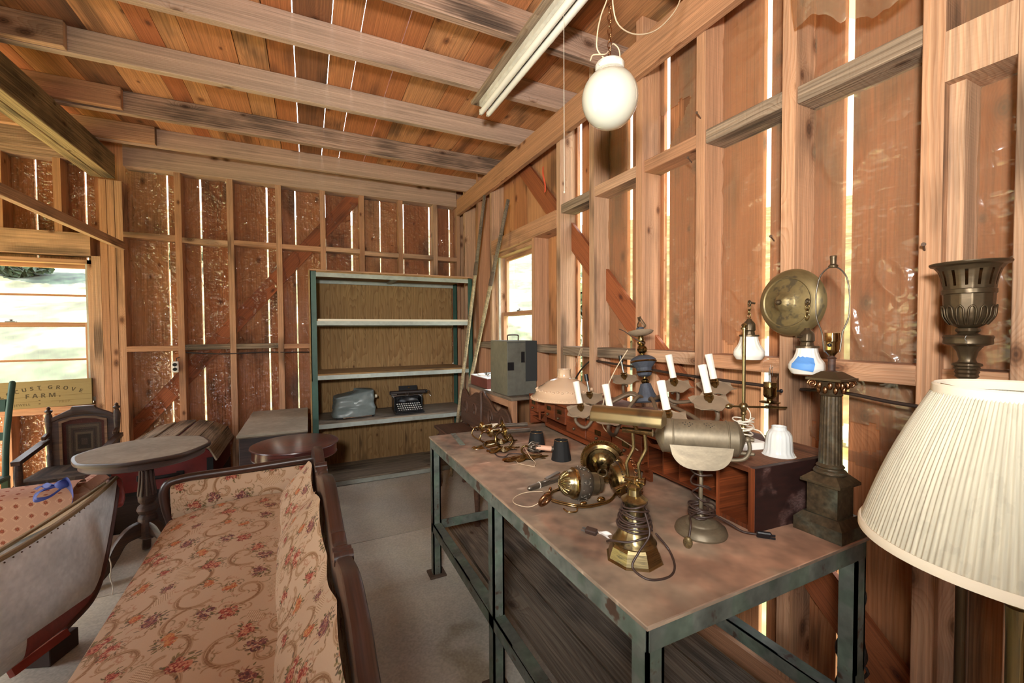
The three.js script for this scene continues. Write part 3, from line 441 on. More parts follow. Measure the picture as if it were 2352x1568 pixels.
// ---------------------------------------------------------------- chandelier resting on the hutch
{
  const C = [1.50, 1.155, -1.585], t = thing('chandelier', 'dusty blue and brass eight-arm chandelier with white candle sleeves on desk hutch', 'chandelier', C);
  const lean = new THREE.Matrix4().makeRotationFromEuler(new THREE.Euler(-0.20, 0, -0.05)).scale(V(1.22, 1.15, 1.22)).setPosition(0, -0.01, 0);
  const col = (p, m, n, lab) => part(n, lathe(p, 28).applyMatrix4(lean), m, t, lab);
  col([[0.0, 0.012], [0.052, 0.012], [0.054, 0.0], [0.047, -0.006], [0.044, 0.01], [0.032, 0.035], [0.024, 0.06], [0.020, 0.075], [0.0, 0.075]], M.blueMetal, 'bell', 'dull blue painted bell');
  col([[0.008, 0.07], [0.015, 0.078], [0.017, 0.088], [0.009, 0.095], [0.008, 0.108]], M.brassAged, 'knuckle');
  col([[0.012, 0.104], [0.026, 0.110], [0.030, 0.122], [0.027, 0.126], [0.030, 0.13], [0.031, 0.142], [0.042, 0.156], [0.050, 0.168], [0.052, 0.176], [0.044, 0.186], [0.026, 0.196], [0.008, 0.198]], M.blueMetal, 'vase', 'dull blue painted vase with brass beading');
  col([[0.0505, 0.166], [0.0535, 0.170], [0.0515, 0.174]], M.brassAged, 'bead_ring'); col([[0.030, 0.121], [0.0325, 0.124], [0.030, 0.128]], M.brassAged, 'bead_ring');
  col([[0.008, 0.195], [0.010, 0.206], [0.018, 0.214], [0.021, 0.226], [0.016, 0.238], [0.011, 0.242], [0.016, 0.248], [0.017, 0.256], [0.010, 0.262], [0.012, 0.272], [0.010, 0.284]], M.brassAged, 'baluster');
  col([[0.0, 0.296], [0.022, 0.297], [0.050, 0.305], [0.053, 0.302], [0.046, 0.294], [0.026, 0.286], [0.0, 0.283]], M.panDust, 'drip_dish'); col([[0.0, 0.296], [0.018, 0.30], [0.014, 0.322], [0.0, 0.326]], M.blueMetal, 'finial');
  for (const [a, s] of [[0.3, 1], [2.2, -1], [4, 1]]) part('finial_scroll', tube([[0.004, 0.318, 0], [0.022 * s, 0.326, 0.01], [0.014 * s, 0.35, 0], [0.004 * s, 0.37, -0.006], [-0.004, 0.352, 0]].map((p) => V(...p).applyAxisAngle(V(0, 1, 0), a).applyMatrix4(lean)), 0.003, { rad: 6 }), M.bronzeDark, t);
  part('wire', tube([[-0.02, 0.275, 0.0], [-0.05, 0.30, -0.04], [-0.07, 0.335, -0.09], [-0.075, 0.345, -0.12]], 0.0022, { rad: 6 }), M.cordBrown, t);
  const cup = [[0.004, 0], [0.007, 0.006], [0.012, 0.012], [0.014, 0.022], [0.011, 0.026], [0.013, 0.03], [0.0115, 0.032], [0.0, 0.032]];
  const spots = [[1.57, 1.225, -1.475, 1], [1.63, 1.235, -1.30, 1], [1.43, 1.205, -1.165, 1], [1.235, 1.085, -1.765, 1], [1.225, 1.10, -1.515, 1], [1.235, 1.15, -1.19, 1], [1.40, 1.115, -1.915, 0], [1.60, 1.215, -1.865, 0]];
  for (const [x, y, z, white] of spots) {
    const e = V(x - C[0], y - C[1], z - C[2]), d = V(e.x, 0, e.z).normalize(), far = Math.hypot(e.x, e.z), at = (q, h) => V(d.x * far * q, h, d.z * far * q);
    const front = x < 1.3, low = front ? e.y - 0.08 : Math.max(-0.078, e.y - 0.09);
    const arm = part('arm', tube([at(0.08, 0.0), at(0.25, 0.022), at(0.42, 0.0), at(0.74, front ? -0.07 : low + 0.02), at(0.94, low), at(1.08, low + 0.025), at(1.09, e.y - 0.03), at(1.0, e.y - 0.006), at(0.9, e.y - 0.03)], 0.0085, { n: 44, rad: 9 }), M.armBrown, t);
    const tilt = new THREE.Matrix4().makeRotationFromEuler(new THREE.Euler(-0.18, 0, 0.10)).scale(V(1.35, 1.3, 1.35)).setPosition(e);
    const star = new THREE.Shape(), N = 24; for (let k = 0; k < N; k++) { const a = k / N * 2 * PI, q = 0.056 * (k % 4 === 0 ? 1.12 : k % 2 ? 0.93 : 0.86); k ? star.lineTo(q * Math.cos(a), q * Math.sin(a)) : star.moveTo(q, 0); }
    const pan = new THREE.ExtrudeGeometry(star, { depth: 0.0016, bevelEnabled: false }).rotateX(-PI / 2); { const p = pan.attributes.position; for (let i = 0; i < p.count; i++) { const q = Math.hypot(p.getX(i), p.getZ(i)); p.setY(i, p.getY(i) + 0.10 * q * q / 0.056 + 0.004 * Math.sin(6 * Math.atan2(p.getZ(i), p.getX(i))) * q / 0.05); } pan.computeVertexNormals(); }
    part('drip_pan', pan.applyMatrix4(new THREE.Matrix4().makeRotationFromEuler(new THREE.Euler(0.22, 0, 0.24)).scale(V(1.35, 1.3, 1.35)).setPosition(e)), M.panDust, arm, 'dusty leaf-edged drip pan'); part('candle_cup', lathe(cup, 16).applyMatrix4(tilt), M.brassAged, arm);
    if (white) part('candle_sleeve', lathe([[0.0, 0.033], [0.0112, 0.033], [0.0108, 0.07], [0.0116, 0.105], [0.012, 0.118], [0.0095, 0.119], [0.009, 0.10], [0.0, 0.10]], 14).applyMatrix4(tilt), M.candle, arm, 'white candle sleeve');
    else { part('socket_post', put(new THREE.CylinderGeometry(0.0048, 0.0048, 0.048, 10), [0, 0.055, 0]).applyMatrix4(tilt), M.steel, arm); part('lamp_socket', put(new THREE.CylinderGeometry(0.0085, 0.0085, 0.03, 12), [0, 0.092, 0]).applyMatrix4(tilt), M.black, arm, 'black lamp socket'); }
  }
}
// pale glass dome shade
{
  const t = thing('dome_shade', 'pale peach glossy glass dome lampshade on far end of desk hutch', 'lampshade', [1.475, orgTop + 0.001, -2.30]);
  t.scale.set(1.2, 1, 1.2);
  const P = [[0.175, 0.0], [0.182, 0.004], [0.176, 0.014], [0.168, 0.024], [0.158, 0.032], [0.150, 0.052], [0.132, 0.078], [0.115, 0.088], [0.090, 0.112], [0.058, 0.130], [0.038, 0.138], [0.034, 0.15], [0.036, 0.186], [0.039, 0.19], [0.034, 0.19], [0.031, 0.15], [0.034, 0.136], [0.056, 0.126], [0.11, 0.085], [0.146, 0.05], [0.17, 0.004]];
  part('glass_body', lathe(P, 64), M.shell, t);
  const b = []; for (let k = 0; k < 56; k++) { const a = k / 56 * 2 * PI; b.push(bx(0.006, 0.010, 0.010, [0.176 * Math.cos(a), 0.012, 0.176 * Math.sin(a)], [0, -a, 0.5], { c: 0.002 })); }
  part('fluted_rim', b, M.shell, t);
  const e = []; for (let k = 0; k < 40; k++) { const a = k / 40 * 2 * PI; e.push(ball(0.008, [0.147 * Math.cos(a), 0.058 + 0.006 * (k % 2), 0.147 * Math.sin(a)], [1, 0.8, 1], 8, 6)); }
  part('embossed_band', e, M.shell, t);
}

// ---------------------------------------------------------------- piano lamp
function coil(n, fr, fy, r, seed = 1, per = 14) { const P = [], q = mulberry(seed); for (let k = 0; k < n * per; k++) { const f = k / (n * per), a = k / per * 2 * PI; P.push([fr(f) * Math.cos(a) * (1 + 0.05 * q()), fy(f) + 0.004 * Math.sin(a * 1.3 + f * 20), fr(f) * Math.sin(a) * (1 + 0.05 * q())]); } return tube(P, r, { n: n * per * 2, rad: 6 }); }
{
  const t = thing('piano_lamp', 'shiny brass piano lamp with half-round shade and octagonal base wrapped in brown cord', 'desk lamp', [0.828, BY, -0.925], -1.0);
  part('base', [...[[0.0815, 0.074, 0.006, 0], [0.076, 0.066, 0.03, 0.006], [0.066, 0.060, 0.008, 0.036]].map(([a, b, h, y]) => put(toCreasedNormals(new THREE.CylinderGeometry(b, a, h, 8, 1), 0.2), [0, y + h / 2, 0]))], M.brass, t);
  part('column', lathe([[0.0, 0.044], [0.060, 0.044], [0.062, 0.048], [0.057, 0.054], [0.052, 0.06], [0.050, 0.066], [0.044, 0.072], [0.040, 0.084], [0.042, 0.090], [0.035, 0.10], [0.029, 0.125], [0.026, 0.145], [0.028, 0.158], [0.036, 0.163], [0.037, 0.168], [0.030, 0.173], [0.020, 0.180], [0.018, 0.196], [0.022, 0.202], [0.024, 0.206], [0.018, 0.212], [0.010, 0.216], [0.0, 0.217]], 40), M.brass, t);
  part('cord', coil(9, (f) => lerp(0.048, 0.032, f), (f) => 0.088 + 0.065 * f + 0.01 * Math.sin(f * 30), 0.0028, 3), M.cordBrown, t, 'brown cord wound round the column');
  part('cord', tube([[0.036, 0.14, 0.02], [0.05, 0.09, 0.03], [0.03, 0.05, 0.068], [0.02, 0.02, 0.09], [0.06, 0.005, 0.10], [0.105, 0.003, 0.06], [0.11, 0.003, 0.0], [0.085, 0.02, -0.05], [0.05, 0.06, -0.045]], 0.003, { n: 60 }), M.cordBrown, t);
  part('cord', tube([[-0.07, 0.04, 0.03], [-0.05, 0.058, 0.055], [0.0, 0.066, 0.055], [0.045, 0.08, 0.03]], 0.003), M.cordBrown, t);
  part('hinge', [bar([-0.026, 0.222, 0], [0.026, 0.222, 0], 0.009, 0.009, 16), bar([0.026, 0.222, 0], [0.030, 0.222, 0], 0.011, 0.011, 16), bar([-0.01, 0.212, 0], [-0.045, 0.196, 0.03], 0.005, 0.006, 8), ball(0.011, [0.008, 0.222, 0]), bar([0.0, 0.214, 0], [0, 0.224, 0], 0.012, 0.012, 16)], M.gold, t);
  for (const x of [-0.017, 0.017]) part('rod', tube([[x, 0.222, 0], [x - 0.004, 0.262, 0.004], [x - 0.004, 0.268, 0.004], [x + 0.014, 0.312, -0.002], [x + 0.014, 0.318, -0.002], [x + 0.012, 0.358, 0]], 0.0048, { n: 40, rad: 10 }), M.brass, t);
  part('shade_bracket', [bar([-0.034, 0.362, 0], [0.046, 0.362, 0], 0.0085, 0.0085, 16), bar([0.046, 0.362, 0], [0.05, 0.362, 0], 0.010, 0.010, 16), bar([0.01, 0.362, 0], [0.0, 0.385, 0.01], 0.006, 0.006, 8)], M.gold, t);
  const a0 = -0.5, a1 = PI + 0.05, r = 0.034, L = 0.2, arc = []; for (let k = 0; k <= 20; k++) { const a = lerp(a0, a1, k / 20); arc.push([r * Math.cos(a), r * Math.sin(a)]); }
  const inner = [...arc].reverse().map(([x, y]) => [x * 0.955, y * 0.955]);
  const place = (g) => { g.rotateZ(0.25).rotateY(-PI / 2); g.translate(L / 2 - 0.02, 0.392, 0); return g; };
  part('shade', place(extrude([...arc, ...inner], L)), M.brass, t);
  for (const z of [-0.0005, L - 0.0015]) part('shade_end', place(extrude(arc, 0.002).translate(0, 0, z)), M.brass, t);
}
// ---------------------------------------------------------------- drum-shade desk lamp
{
  const t = thing('drum_desk_lamp', 'tarnished taupe desk lamp with perforated drum shade and visor', 'desk lamp', [1.12, BY, -0.945], 0.0);
  part('base', lathe([[0.0, 0.0], [0.077, 0.0], [0.079, 0.006], [0.074, 0.020], [0.064, 0.028], [0.052, 0.032], [0.050, 0.036], [0.042, 0.042], [0.022, 0.047], [0.011, 0.052], [0.0085, 0.06], [0.0, 0.06]], 44), M.taupe, t);
  part('stem', tube([[0, 0.05, 0], [0, 0.16, 0], [0.02, 0.235, -0.01], [0.075, 0.26, 0.06], [0.10, 0.265, 0.105]], 0.0065, { n: 34 }), M.taupe, t);
  part('cord', coil(6, (f) => 0.018 + 0.022 * Math.abs(Math.sin(f * 9)), (f) => 0.055 + 0.035 * f, 0.003, 8), M.cordBrown, t, 'brown cord knotted round the stem'); part('cord', coil(3, (f) => 0.024 + 0.01 * f, (f) => 0.10 + 0.12 * f, 0.0028, 5, 10), M.cordBrown, t);
  part('cord', tube([[-0.03, 0.075, 0.01], [-0.07, 0.07, 0.02], [-0.095, 0.066, 0.045], [-0.115, 0.03, 0.055], [-0.12, 0.015, 0.055]], 0.003), M.cordBrown, t);
  part('switch', put(new THREE.SphereGeometry(0.018, 14, 10).scale(0.6, 1.25, 0.75), [-0.122, 0.02, 0.058], [0.25, 0.4, 0.3]), M.brassDull, t, 'tan inline switch on the cord');
  part('cord', tube([[0.03, 0.06, 0.02], [0.075, 0.03, 0.05], [0.10, 0.012, 0.075], [0.125, 0.01, 0.10]], 0.0035), M.cordBrown, t);
  part('plug', [bx(0.012, 0.022, 0.04, [0.136, 0.013, 0.118], [0, 0.75, 0.3], { c: 0.003 }), bx(0.002, 0.006, 0.016, [0.147, 0.008, 0.138], [0, 0.75, 0]), bx(0.002, 0.006, 0.016, [0.156, 0.012, 0.132], [0, 0.75, 0])], M.black, t);
  // drum: axis along local z turned
  const d = new THREE.Group(); d.name = 'drum_shade'; d.position.set(-0.035, 0.315, 0.02); d.rotation.y = 0.83; t.add(d);
  const r = 0.052, L = 0.215, hz = L / 2;
  const holes = []; for (const q of [-0.035, 0.025]) for (const [u, v] of [[0, 0], [0.008, 0.004], [-0.008, 0.003], [0.003, 0.009], [-0.005, -0.008], [0.006, -0.007], [-0.013, -0.004], [0.014, -0.001]]) holes.push([q + u, v]);
  part('drum', put(new THREE.CylinderGeometry(r, r, L, 44, 1, true).rotateX(PI / 2), [0, 0, 0]), M.taupe, d);
  part('vent_hole', holes.map(([u, v]) => { const a = PI - 1.0 + v / r; return put(new THREE.CylinderGeometry(0.0014, 0.0014, 0.0016, 8), [(r + 0.0002) * Math.cos(a), (r + 0.0002) * Math.sin(a), u], [0, 0, a - PI / 2]); }), M.black, d);
  for (const s of [-1, 1]) { part('end_band', torus(r, 0.003, [0, 0, s * (hz - 0.03)], [0, 0, 0], 6, 40), M.taupe, d); part('end_cap', lathe([[0.0, 0.022], [0.012, 0.02], [0.035, 0.010], [r, 0.0], [r + 0.002, -0.004]], 36).rotateX(s * PI / 2).translate(0, 0, s * hz), M.taupe, d); part('pivot', [ball(0.009, [0, 0, s * (hz + 0.028)]), bar([0, 0, s * (hz + 0.02)], [0, 0, s * (hz + 0.045)], 0.005, 0.006, 8)], M.taupe, d); }
  part('yoke', tube([[0, 0, hz + 0.03], [0, -0.03, hz + 0.034], [0, -0.058, hz + 0.02], [0, -0.066, hz - 0.03], [0, -0.066, 0]], 0.006, { n: 30 }), M.taupe, d);
  const vis = surf((u, v) => { const z = lerp(-0.088, 0.088, u), q = v * 0.066 * Math.pow(1 - Math.pow(Math.abs(2 * u - 1), 3), 0.55); return [-(r * 0.98 + 0.004 + 0.012 * q / 0.05), -0.016 - q, z]; }, 28, 10);
  part('visor', merge([vis, vis.clone().translate(-0.0025, 0, 0)]), M.taupe, d); M.taupe.side = THREE.DoubleSide;
}
// ---------------------------------------------------------------- brass student lamp with bare bulb
{
  const t = thing('student_lamp', 'slim brass adjustable lamp with bare bulb on white block', 'table lamp', [1.475, orgTop + 0.001, -1.055], -0.25);
  part('block', span(-0.05, 0.05, 0, 0.026, -0.05, 0.06, { c: 0.002 }), M.white, t, 'white wooden block base');
  part('foot', lathe([[0.0, 0.026], [0.036, 0.026], [0.037, 0.031], [0.028, 0.036], [0.016, 0.041], [0.018, 0.05], [0.011, 0.058], [0.009, 0.075], [0.0, 0.075]], 28), M.brass, t);
  part('rod', bar([0, 0.07, 0], [0, 0.448, 0], 0.0062, 0.0062, 14), M.brass, t); part('finial', lathe([[0.0, 0.438], [0.012, 0.44], [0.012, 0.446], [0.007, 0.45], [0.012, 0.456], [0.006, 0.463], [0.0, 0.464]], 18), M.brass, t);
  part('collar', [ball(0.0155, [0, 0.150, 0]), put(lathe([[0.008, 0.118], [0.0105, 0.124], [0.008, 0.13], [0.0105, 0.138]], 14), [0, 0, 0])], M.brass, t);
  part('cross_arm', [bar([-0.058, 0.153, 0], [0.19, 0.137, 0], 0.004, 0.004, 10), ball(0.0105, [-0.062, 0.153, 0], [1.3, 1, 1]), bar([0.10, 0.144, 0], [0.15, 0.14, 0], 0.0065, 0.0055, 10)], M.brass, t);
  const big = new THREE.Matrix4().makeTranslation(0.115, 0.142, 0).multiply(new THREE.Matrix4().makeScale(1.35, 1.3, 1.35)).multiply(new THREE.Matrix4().makeTranslation(0, -0.142, 0));
  const s = lathe([[0.026, 0.156], [0.027, 0.158], [0.008, 0.162], [0.008, 0.168], [0.015, 0.173], [0.0165, 0.178], [0.0165, 0.198], [0.0175, 0.201], [0.0165, 0.204], [0.0165, 0.216], [0.0, 0.217]], 22).applyMatrix4(big);
  part('socket', s, M.brassAged, t); part('switch_key', [bar([0.135, 0.203, 0], [0.162, 0.203, 0], 0.004, 0.004, 8), ball(0.008, [0.165, 0.203, 0], [0.6, 1, 1])], M.black, t);
  part('bulb', lathe([[0.0, 0.285], [0.010, 0.284], [0.017, 0.278], [0.0195, 0.268], [0.0195, 0.232], [0.016, 0.222], [0.012, 0.217]].reverse(), 24).applyMatrix4(big), M.bulb, t, 'clear glass tubular bulb'); part('filament', [tube([[-0.007, 0.235, 0], [-0.004, 0.262, 0.004], [0, 0.240, -0.004], [0.004, 0.262, 0.004], [0.007, 0.235, 0]], 0.0007, { rad: 5, n: 30 }), bar([0, 0.217, 0], [0, 0.238, 0], 0.004, 0.002, 8)].map((g) => g.applyMatrix4(big)), M.steel, t);
  part('cord', coil(7, (f) => 0.016 + 0.020 * Math.abs(Math.sin(1 + f * 7)), (f) => 0.105 - 0.062 * f, 0.0026, 12, 10), M.cordWhite, t, 'cream cord wound round the stem');
  part('cord', tube([[0.018, 0.07, 0.02], [0.045, 0.06, 0.03], [0.05, 0.045, 0.045], [0.062, 0.018, 0.055], [0.07, 0.006, 0.07]], 0.0026), M.cordWhite, t); part('cord', tube([[0.0, 0.152, 0.012], [0.014, 0.13, 0.016], [0.02, 0.11, 0.012], [0.012, 0.095, 0.012]], 0.002), M.cordWhite, t);
  part('plug', [bx(0.014, 0.016, 0.022, [0.074, 0.009, 0.078], [0, 0.4, 0], { c: 0.003 }), bx(0.012, 0.006, 0.014, [0.08, 0.008, 0.092], [0, 0.4, 0])], M.brassDull, t);
}
// bell shade of white glass
{
  const n = 72, P = [[0.052, 0.0], [0.046, 0.006], [0.042, 0.018], [0.0405, 0.05], [0.038, 0.072], [0.031, 0.085], [0.024, 0.090], [0.0225, 0.098], [0.024, 0.101], [0.0215, 0.101], [0.021, 0.091], [0.029, 0.083], [0.036, 0.07], [0.038, 0.05], [0.040, 0.018], [0.050, 0.001]];
  const g = surf((u, v) => { const f = v * (P.length - 1), i = Math.min(Math.floor(f), P.length - 2), q = f - i, r0 = lerp(P[i][0], P[i + 1][0], q), y = lerp(P[i][1], P[i + 1][1], q), a = u * 2 * PI, r = r0 * (1 + (y > 0.004 && y < 0.085 ? 0.025 : 0.01) * Math.cos(18 * a)); return [r * Math.cos(a), y, r * Math.sin(a)]; }, n, (P.length - 1) * 2);
  g.translate(1.482, orgTop + 0.001, -0.925); single('bell_shade', g, M.milk, 'white ribbed glass bell shade upside down on the hutch end', 'lampshade');
}
// ---------------------------------------------------------------- column lamp
{
  const t = thing('column_lamp', 'tarnished bronze fluted column lamp with wire harp and no shade', 'table lamp', [1.487, BY, -0.765]);
  const fr = (a, b, h, y, m, n) => { const g = toCreasedNormals(new THREE.CylinderGeometry(b * Math.SQRT2, a * Math.SQRT2, h, 4, 1).rotateY(PI / 4), 0.2); return part(n, metreUV(g.translate(0, y + h / 2, 0), 1), m, t); };
  fr(0.070, 0.070, 0.040, 0, M.bronze, 'plinth'); fr(0.070, 0.052, 0.022, 0.040, M.bronze, 'plinth_moulding'); fr(0.044, 0.044, 0.098, 0.062, M.bronze, 'pedestal'); fr(0.058, 0.058, 0.008, 0.160, M.bronze, 'pedestal_cap'); fr(0.058, 0.036, 0.022, 0.168, M.bronze, 'pedestal_cap');
  part('column_base', lathe([[0.0, 0.188], [0.042, 0.188], [0.046, 0.194], [0.042, 0.201], [0.036, 0.204], [0.034, 0.208], [0.038, 0.213], [0.034, 0.218], [0.03, 0.222]], 32), M.bronze, t);
  const fl = surf((u, v) => { const a = u * 2 * PI, r = lerp(0.0315, 0.027, v) * (1 - 0.06 * Math.pow(Math.abs(Math.cos(10 * a)), 0.7)); return [r * Math.cos(a), lerp(0.22, 0.437, v), r * Math.sin(a)]; }, 160, 4, { su: 0.2, sv: 0.22 });
  part('column_shaft', fl, M.bronze, t);
  part('capital', lathe([[0.028, 0.436], [0.031, 0.440], [0.028, 0.444], [0.030, 0.455], [0.034, 0.468], [0.042, 0.483], [0.0, 0.484]], 28), M.bronzeDark, t);
  const lv = []; for (let k = 0; k < 8; k++) { const a = k * PI / 4; lv.push(...[0, 1].map((q) => put(new THREE.SphereGeometry(0.008, 8, 6).scale(0.7, 1.5, 0.9), [(0.034 + q * 0.006) * Math.cos(a + q * PI / 8), 0.456 + q * 0.014, (0.034 + q * 0.006) * Math.sin(a + q * PI / 8)]))); }
  part('acanthus_leaves', lv, M.copper, t);
  for (let k = 0; k < 4; k++) { const a = PI / 4 + k * PI / 2, c = Math.cos(a), s = Math.sin(a), P = []; for (let q = 0; q < 16; q++) { const b = q * 0.7, rd = 0.013 * (1 - q / 20); P.push([(0.052 + rd * Math.cos(b)) * c, 0.474 + rd * Math.sin(b), (0.052 + rd * Math.cos(b)) * s]); } part('volute', tube(P, 0.0035, { rad: 6 }), M.copper, t); }
  fr(0.050, 0.050, 0.007, 0.486, M.bronzeDark, 'abacus'); fr(0.046, 0.020, 0.020, 0.493, M.bronzeDark, 'abacus');
  part('neck', lathe([[0.018, 0.512], [0.010, 0.516], [0.010, 0.552], [0.013, 0.555], [0.007, 0.56], [0.007, 0.566]], 18), M.mahogDull, t);
  part('socket', lathe([[0.008, 0.562], [0.012, 0.568], [0.0185, 0.576], [0.0195, 0.582], [0.0195, 0.604], [0.021, 0.608], [0.0195, 0.612], [0.0195, 0.634], [0.016, 0.634], [0.016, 0.61], [0.0, 0.61]], 26), M.gold, t); part('switch_key', [bar([-0.018, 0.596, 0.006], [-0.036, 0.597, 0.012], 0.003, 0.003, 8), ball(0.006, [-0.039, 0.597, 0.013])], M.black, t);
  const hp = [[0.022, 0.575], [0.026, 0.60], [0.030, 0.635], [0.046, 0.68], [0.049, 0.72], [0.047, 0.77], [0.036, 0.815], [0.014, 0.838], [0.0, 0.842]];
  const q = V(0.84, 0, 0.54), H = [...hp.map(([r, y]) => [q.x * r, y, q.z * r]), ...hp.slice(0, -1).reverse().map(([r, y]) => [-q.x * r, y, -q.z * r])];
  part('harp', tube(H, 0.0022, { n: 90, rad: 8 }), M.pewter, t); part('harp_finial', lathe([[0.0, 0.838], [0.012, 0.839], [0.013, 0.845], [0.008, 0.85], [0.0085, 0.868], [0.0095, 0.872], [0.0085, 0.876], [0.0, 0.876]], 16), M.bronzeDark, t);
}

// ---------------------------------------------------------------- brass odds and ends on the bench
function cupDisc(r) { return lathe([[0.0, -0.012], [0.006, -0.012], [0.009, -0.004], [r * 0.7, -0.002], [r, 0.006], [r * 1.02, 0.008], [r * 0.9, 0.006], [0.010, 0.002], [0.012, 0.02], [0.0, 0.02]], 24); }
{ // polished two-arm sconce lying on its backplate
  const t = thing('brass_sconce', 'polished two-arm brass wall sconce lying nearest the steel strip', 'wall sconce', [0.86, BY, -2.19], 0.2, 'loose brass sconces on the workbench');
  part('backplate', [put(new THREE.SphereGeometry(0.05, 28, 10, 0, 2 * PI, 0, PI / 2).scale(1.9, 0.28, 0.62), [0.03, 0, 0.02]), ball(0.012, [-0.055, 0.008, 0.02], [1.8, 0.6, 0.8])], M.gold, t);
  for (const [dz, dy] of [[-0.045, 0.06], [0.035, 0.035]]) {
    const a = part('arm', tube([[0.02, 0.012, 0.02], [0.0, 0.03, 0.02 + dz * 0.4], [-0.045, 0.045 + dy * 0.4, 0.02 + dz], [-0.03, 0.075 + dy * 0.5, 0.02 + dz], [0.0, 0.072 + dy * 0.5, 0.02 + dz]], 0.0042, { n: 36 }), M.gold, t);
    part('drip_cup', cupDisc(0.03).rotateZ(-PI / 2).translate(0.012, 0.072 + dy * 0.5, 0.02 + dz), M.gold, a); part('candle_tube', bar([0.03, 0.072 + dy * 0.5, 0.02 + dz], [0.085, 0.070 + dy * 0.5, 0.02 + dz], 0.0105, 0.0105, 16), M.brassAged, a); part('candle_sleeve', bar([0.085, 0.070 + dy * 0.5, 0.02 + dz], [0.125, 0.068 + dy * 0.5, 0.02 + dz], 0.0115, 0.0115, 16), M.cream, a);
  }
  part('cord', tube([[-0.02, 0.04, 0.06], [-0.045, 0.03, 0.085], [-0.02, 0.006, 0.14], [-0.04, 0.004, 0.22], [-0.02, 0.004, 0.245], [0.03, 0.004, 0.22], [0.07, 0.004, 0.25], [0.10, 0.004, 0.31], [0.15, 0.004, 0.32]], 0.0034, { n: 60 }), M.cordBrown, t);
}
{ // aged sconces with long metal candle tubes
  for (const [x, z, ry, lab] of [[0.93, -2.05, 0.0, 'tarnished leafy brass sconce with long dull tube, behind the pink candle sconce'], [0.985, -2.20, -0.15, 'tarnished leafy brass sconce leaning on the two-arm sconce']]) {
    const t = thing('brass_sconce', lab, 'wall sconce', [x, BY + 0.007, z], ry, 'loose brass sconces on the workbench');
    const leaf = surf((u, v) => { const a = u * 2 * PI, r = v * (0.055 + 0.012 * Math.cos(7 * a)) ; return [r * Math.cos(a) * 1.5, 0.004 + 0.016 * (1 - v) + 0.006 * Math.sin(7 * a) * v, r * Math.sin(a) * 0.7]; }, 56, 6, { flip: true });
    part('leaf_backplate', merge([leaf, leaf.clone().translate(0, -0.002, 0)]), M.brassAged, t);
    part('arm', tube([[-0.02, 0.02, 0], [-0.045, 0.045, 0.01], [-0.04, 0.085, 0.0], [-0.005, 0.10, 0], [0.02, 0.085, 0], [0.01, 0.06, 0]], 0.006, { n: 36 }), M.brassAged, t);
    part('drip_cup', cupDisc(0.034).rotateZ(-PI / 2).translate(0.0, 0.095, 0), M.brassAged, t); part('candle_tube', bar([0.02, 0.095, 0], [0.155, 0.092, 0.01], 0.0115, 0.0115, 18), M.pewter, t);
    part('scroll', tube([[0.035, 0.02, 0.01], [0.05, 0.05, 0.015], [0.035, 0.075, 0.01], [0.02, 0.06, 0.012]], 0.006), M.brassAged, t);
  }
}
{ // leaf sconce with pink candle
  const t = thing('brass_sconce', 'leaf-plate brass sconce with pink candle sleeve beside the black shades', 'wall sconce', [0.965, BY + 0.007, -1.86], -0.15, 'loose brass sconces on the workbench');
  const leaf = surf((u, v) => { const a = u * 2 * PI, r = v * (0.06 + 0.014 * Math.cos(9 * a)); return [r * Math.cos(a) * 1.7, 0.004 + 0.018 * (1 - v) + 0.006 * Math.sin(9 * a) * v, r * Math.sin(a) * 0.6]; }, 64, 6, { flip: true });
  part('leaf_backplate', merge([leaf, leaf.clone().translate(0, -0.002, 0)]), M.brassAged, t); part('arm', tube([[0.0, 0.018, 0], [-0.02, 0.04, 0.0], [-0.012, 0.065, 0.006], [0.02, 0.062, 0.012]], 0.005), M.brassAged, t);
  const c = []; for (let k = 0; k < 6; k++) { const a = k * PI / 3; c.push(tube([[0.012, 0.062 + 0.010 * Math.cos(a), 0.012 + 0.010 * Math.sin(a)], [0.03, 0.061 + 0.024 * Math.cos(a), 0.013 + 0.024 * Math.sin(a)], [0.052, 0.058 + 0.019 * Math.cos(a), 0.015 + 0.019 * Math.sin(a)], [0.064, 0.056 + 0.022 * Math.cos(a), 0.016 + 0.022 * Math.sin(a)]], 0.004, { rad: 6 })); }
  part('petal_cup', [...c, ball(0.016, [0.024, 0.061, 0.013], [0.7, 1, 1])], M.pewter, t); part('candle_sleeve', bar([0.05, 0.058, 0.016], [0.125, 0.048, 0.03], 0.0125, 0.0125, 18), std({ color: '#d9a98e', roughness: 0.5 }), t, 'pink candle sleeve'); part('candle_tip', bar([0.125, 0.048, 0.03], [0.14, 0.046, 0.033], 0.0128, 0.0128, 18), M.pewter, t);
  part('wire', tube([[0.0, 0.05, 0.0], [0.01, 0.02, 0.05], [0.02, 0.004, 0.09], [0.0, 0.004, 0.13]], 0.0016, { rad: 6 }), M.cordTan, t); part('wire', tube([[-0.06, 0.006, 0.04], [-0.06, 0.004, 0.07], [-0.02, 0.003, 0.12], [0.0, 0.003, 0.14]], 0.0016, { rad: 6 }), M.cordTan, t);
}
for (const [x, z, ry, lab] of [[1.13, -1.79, 0, 'small black candle shade standing beside the pink candle sconce'], [1.10, -1.99, 0.4, 'small black candle shade behind the long dull sconce tube']]) {
  const g = lathe([[0.050, 0.0], [0.034, 0.098], [0.033, 0.098], [0.048, 0.001]], 36).rotateY(ry).translate(x, BY, z);
  const t = single('black_lampshade', g, M.blackMatte, lab, 'lampshade', 'black candle shades'); part('rim_wire', torus(0.034, 0.0012, [x, BY + 0.098, z], [PI / 2, 0, 0]), M.gold, t);
}
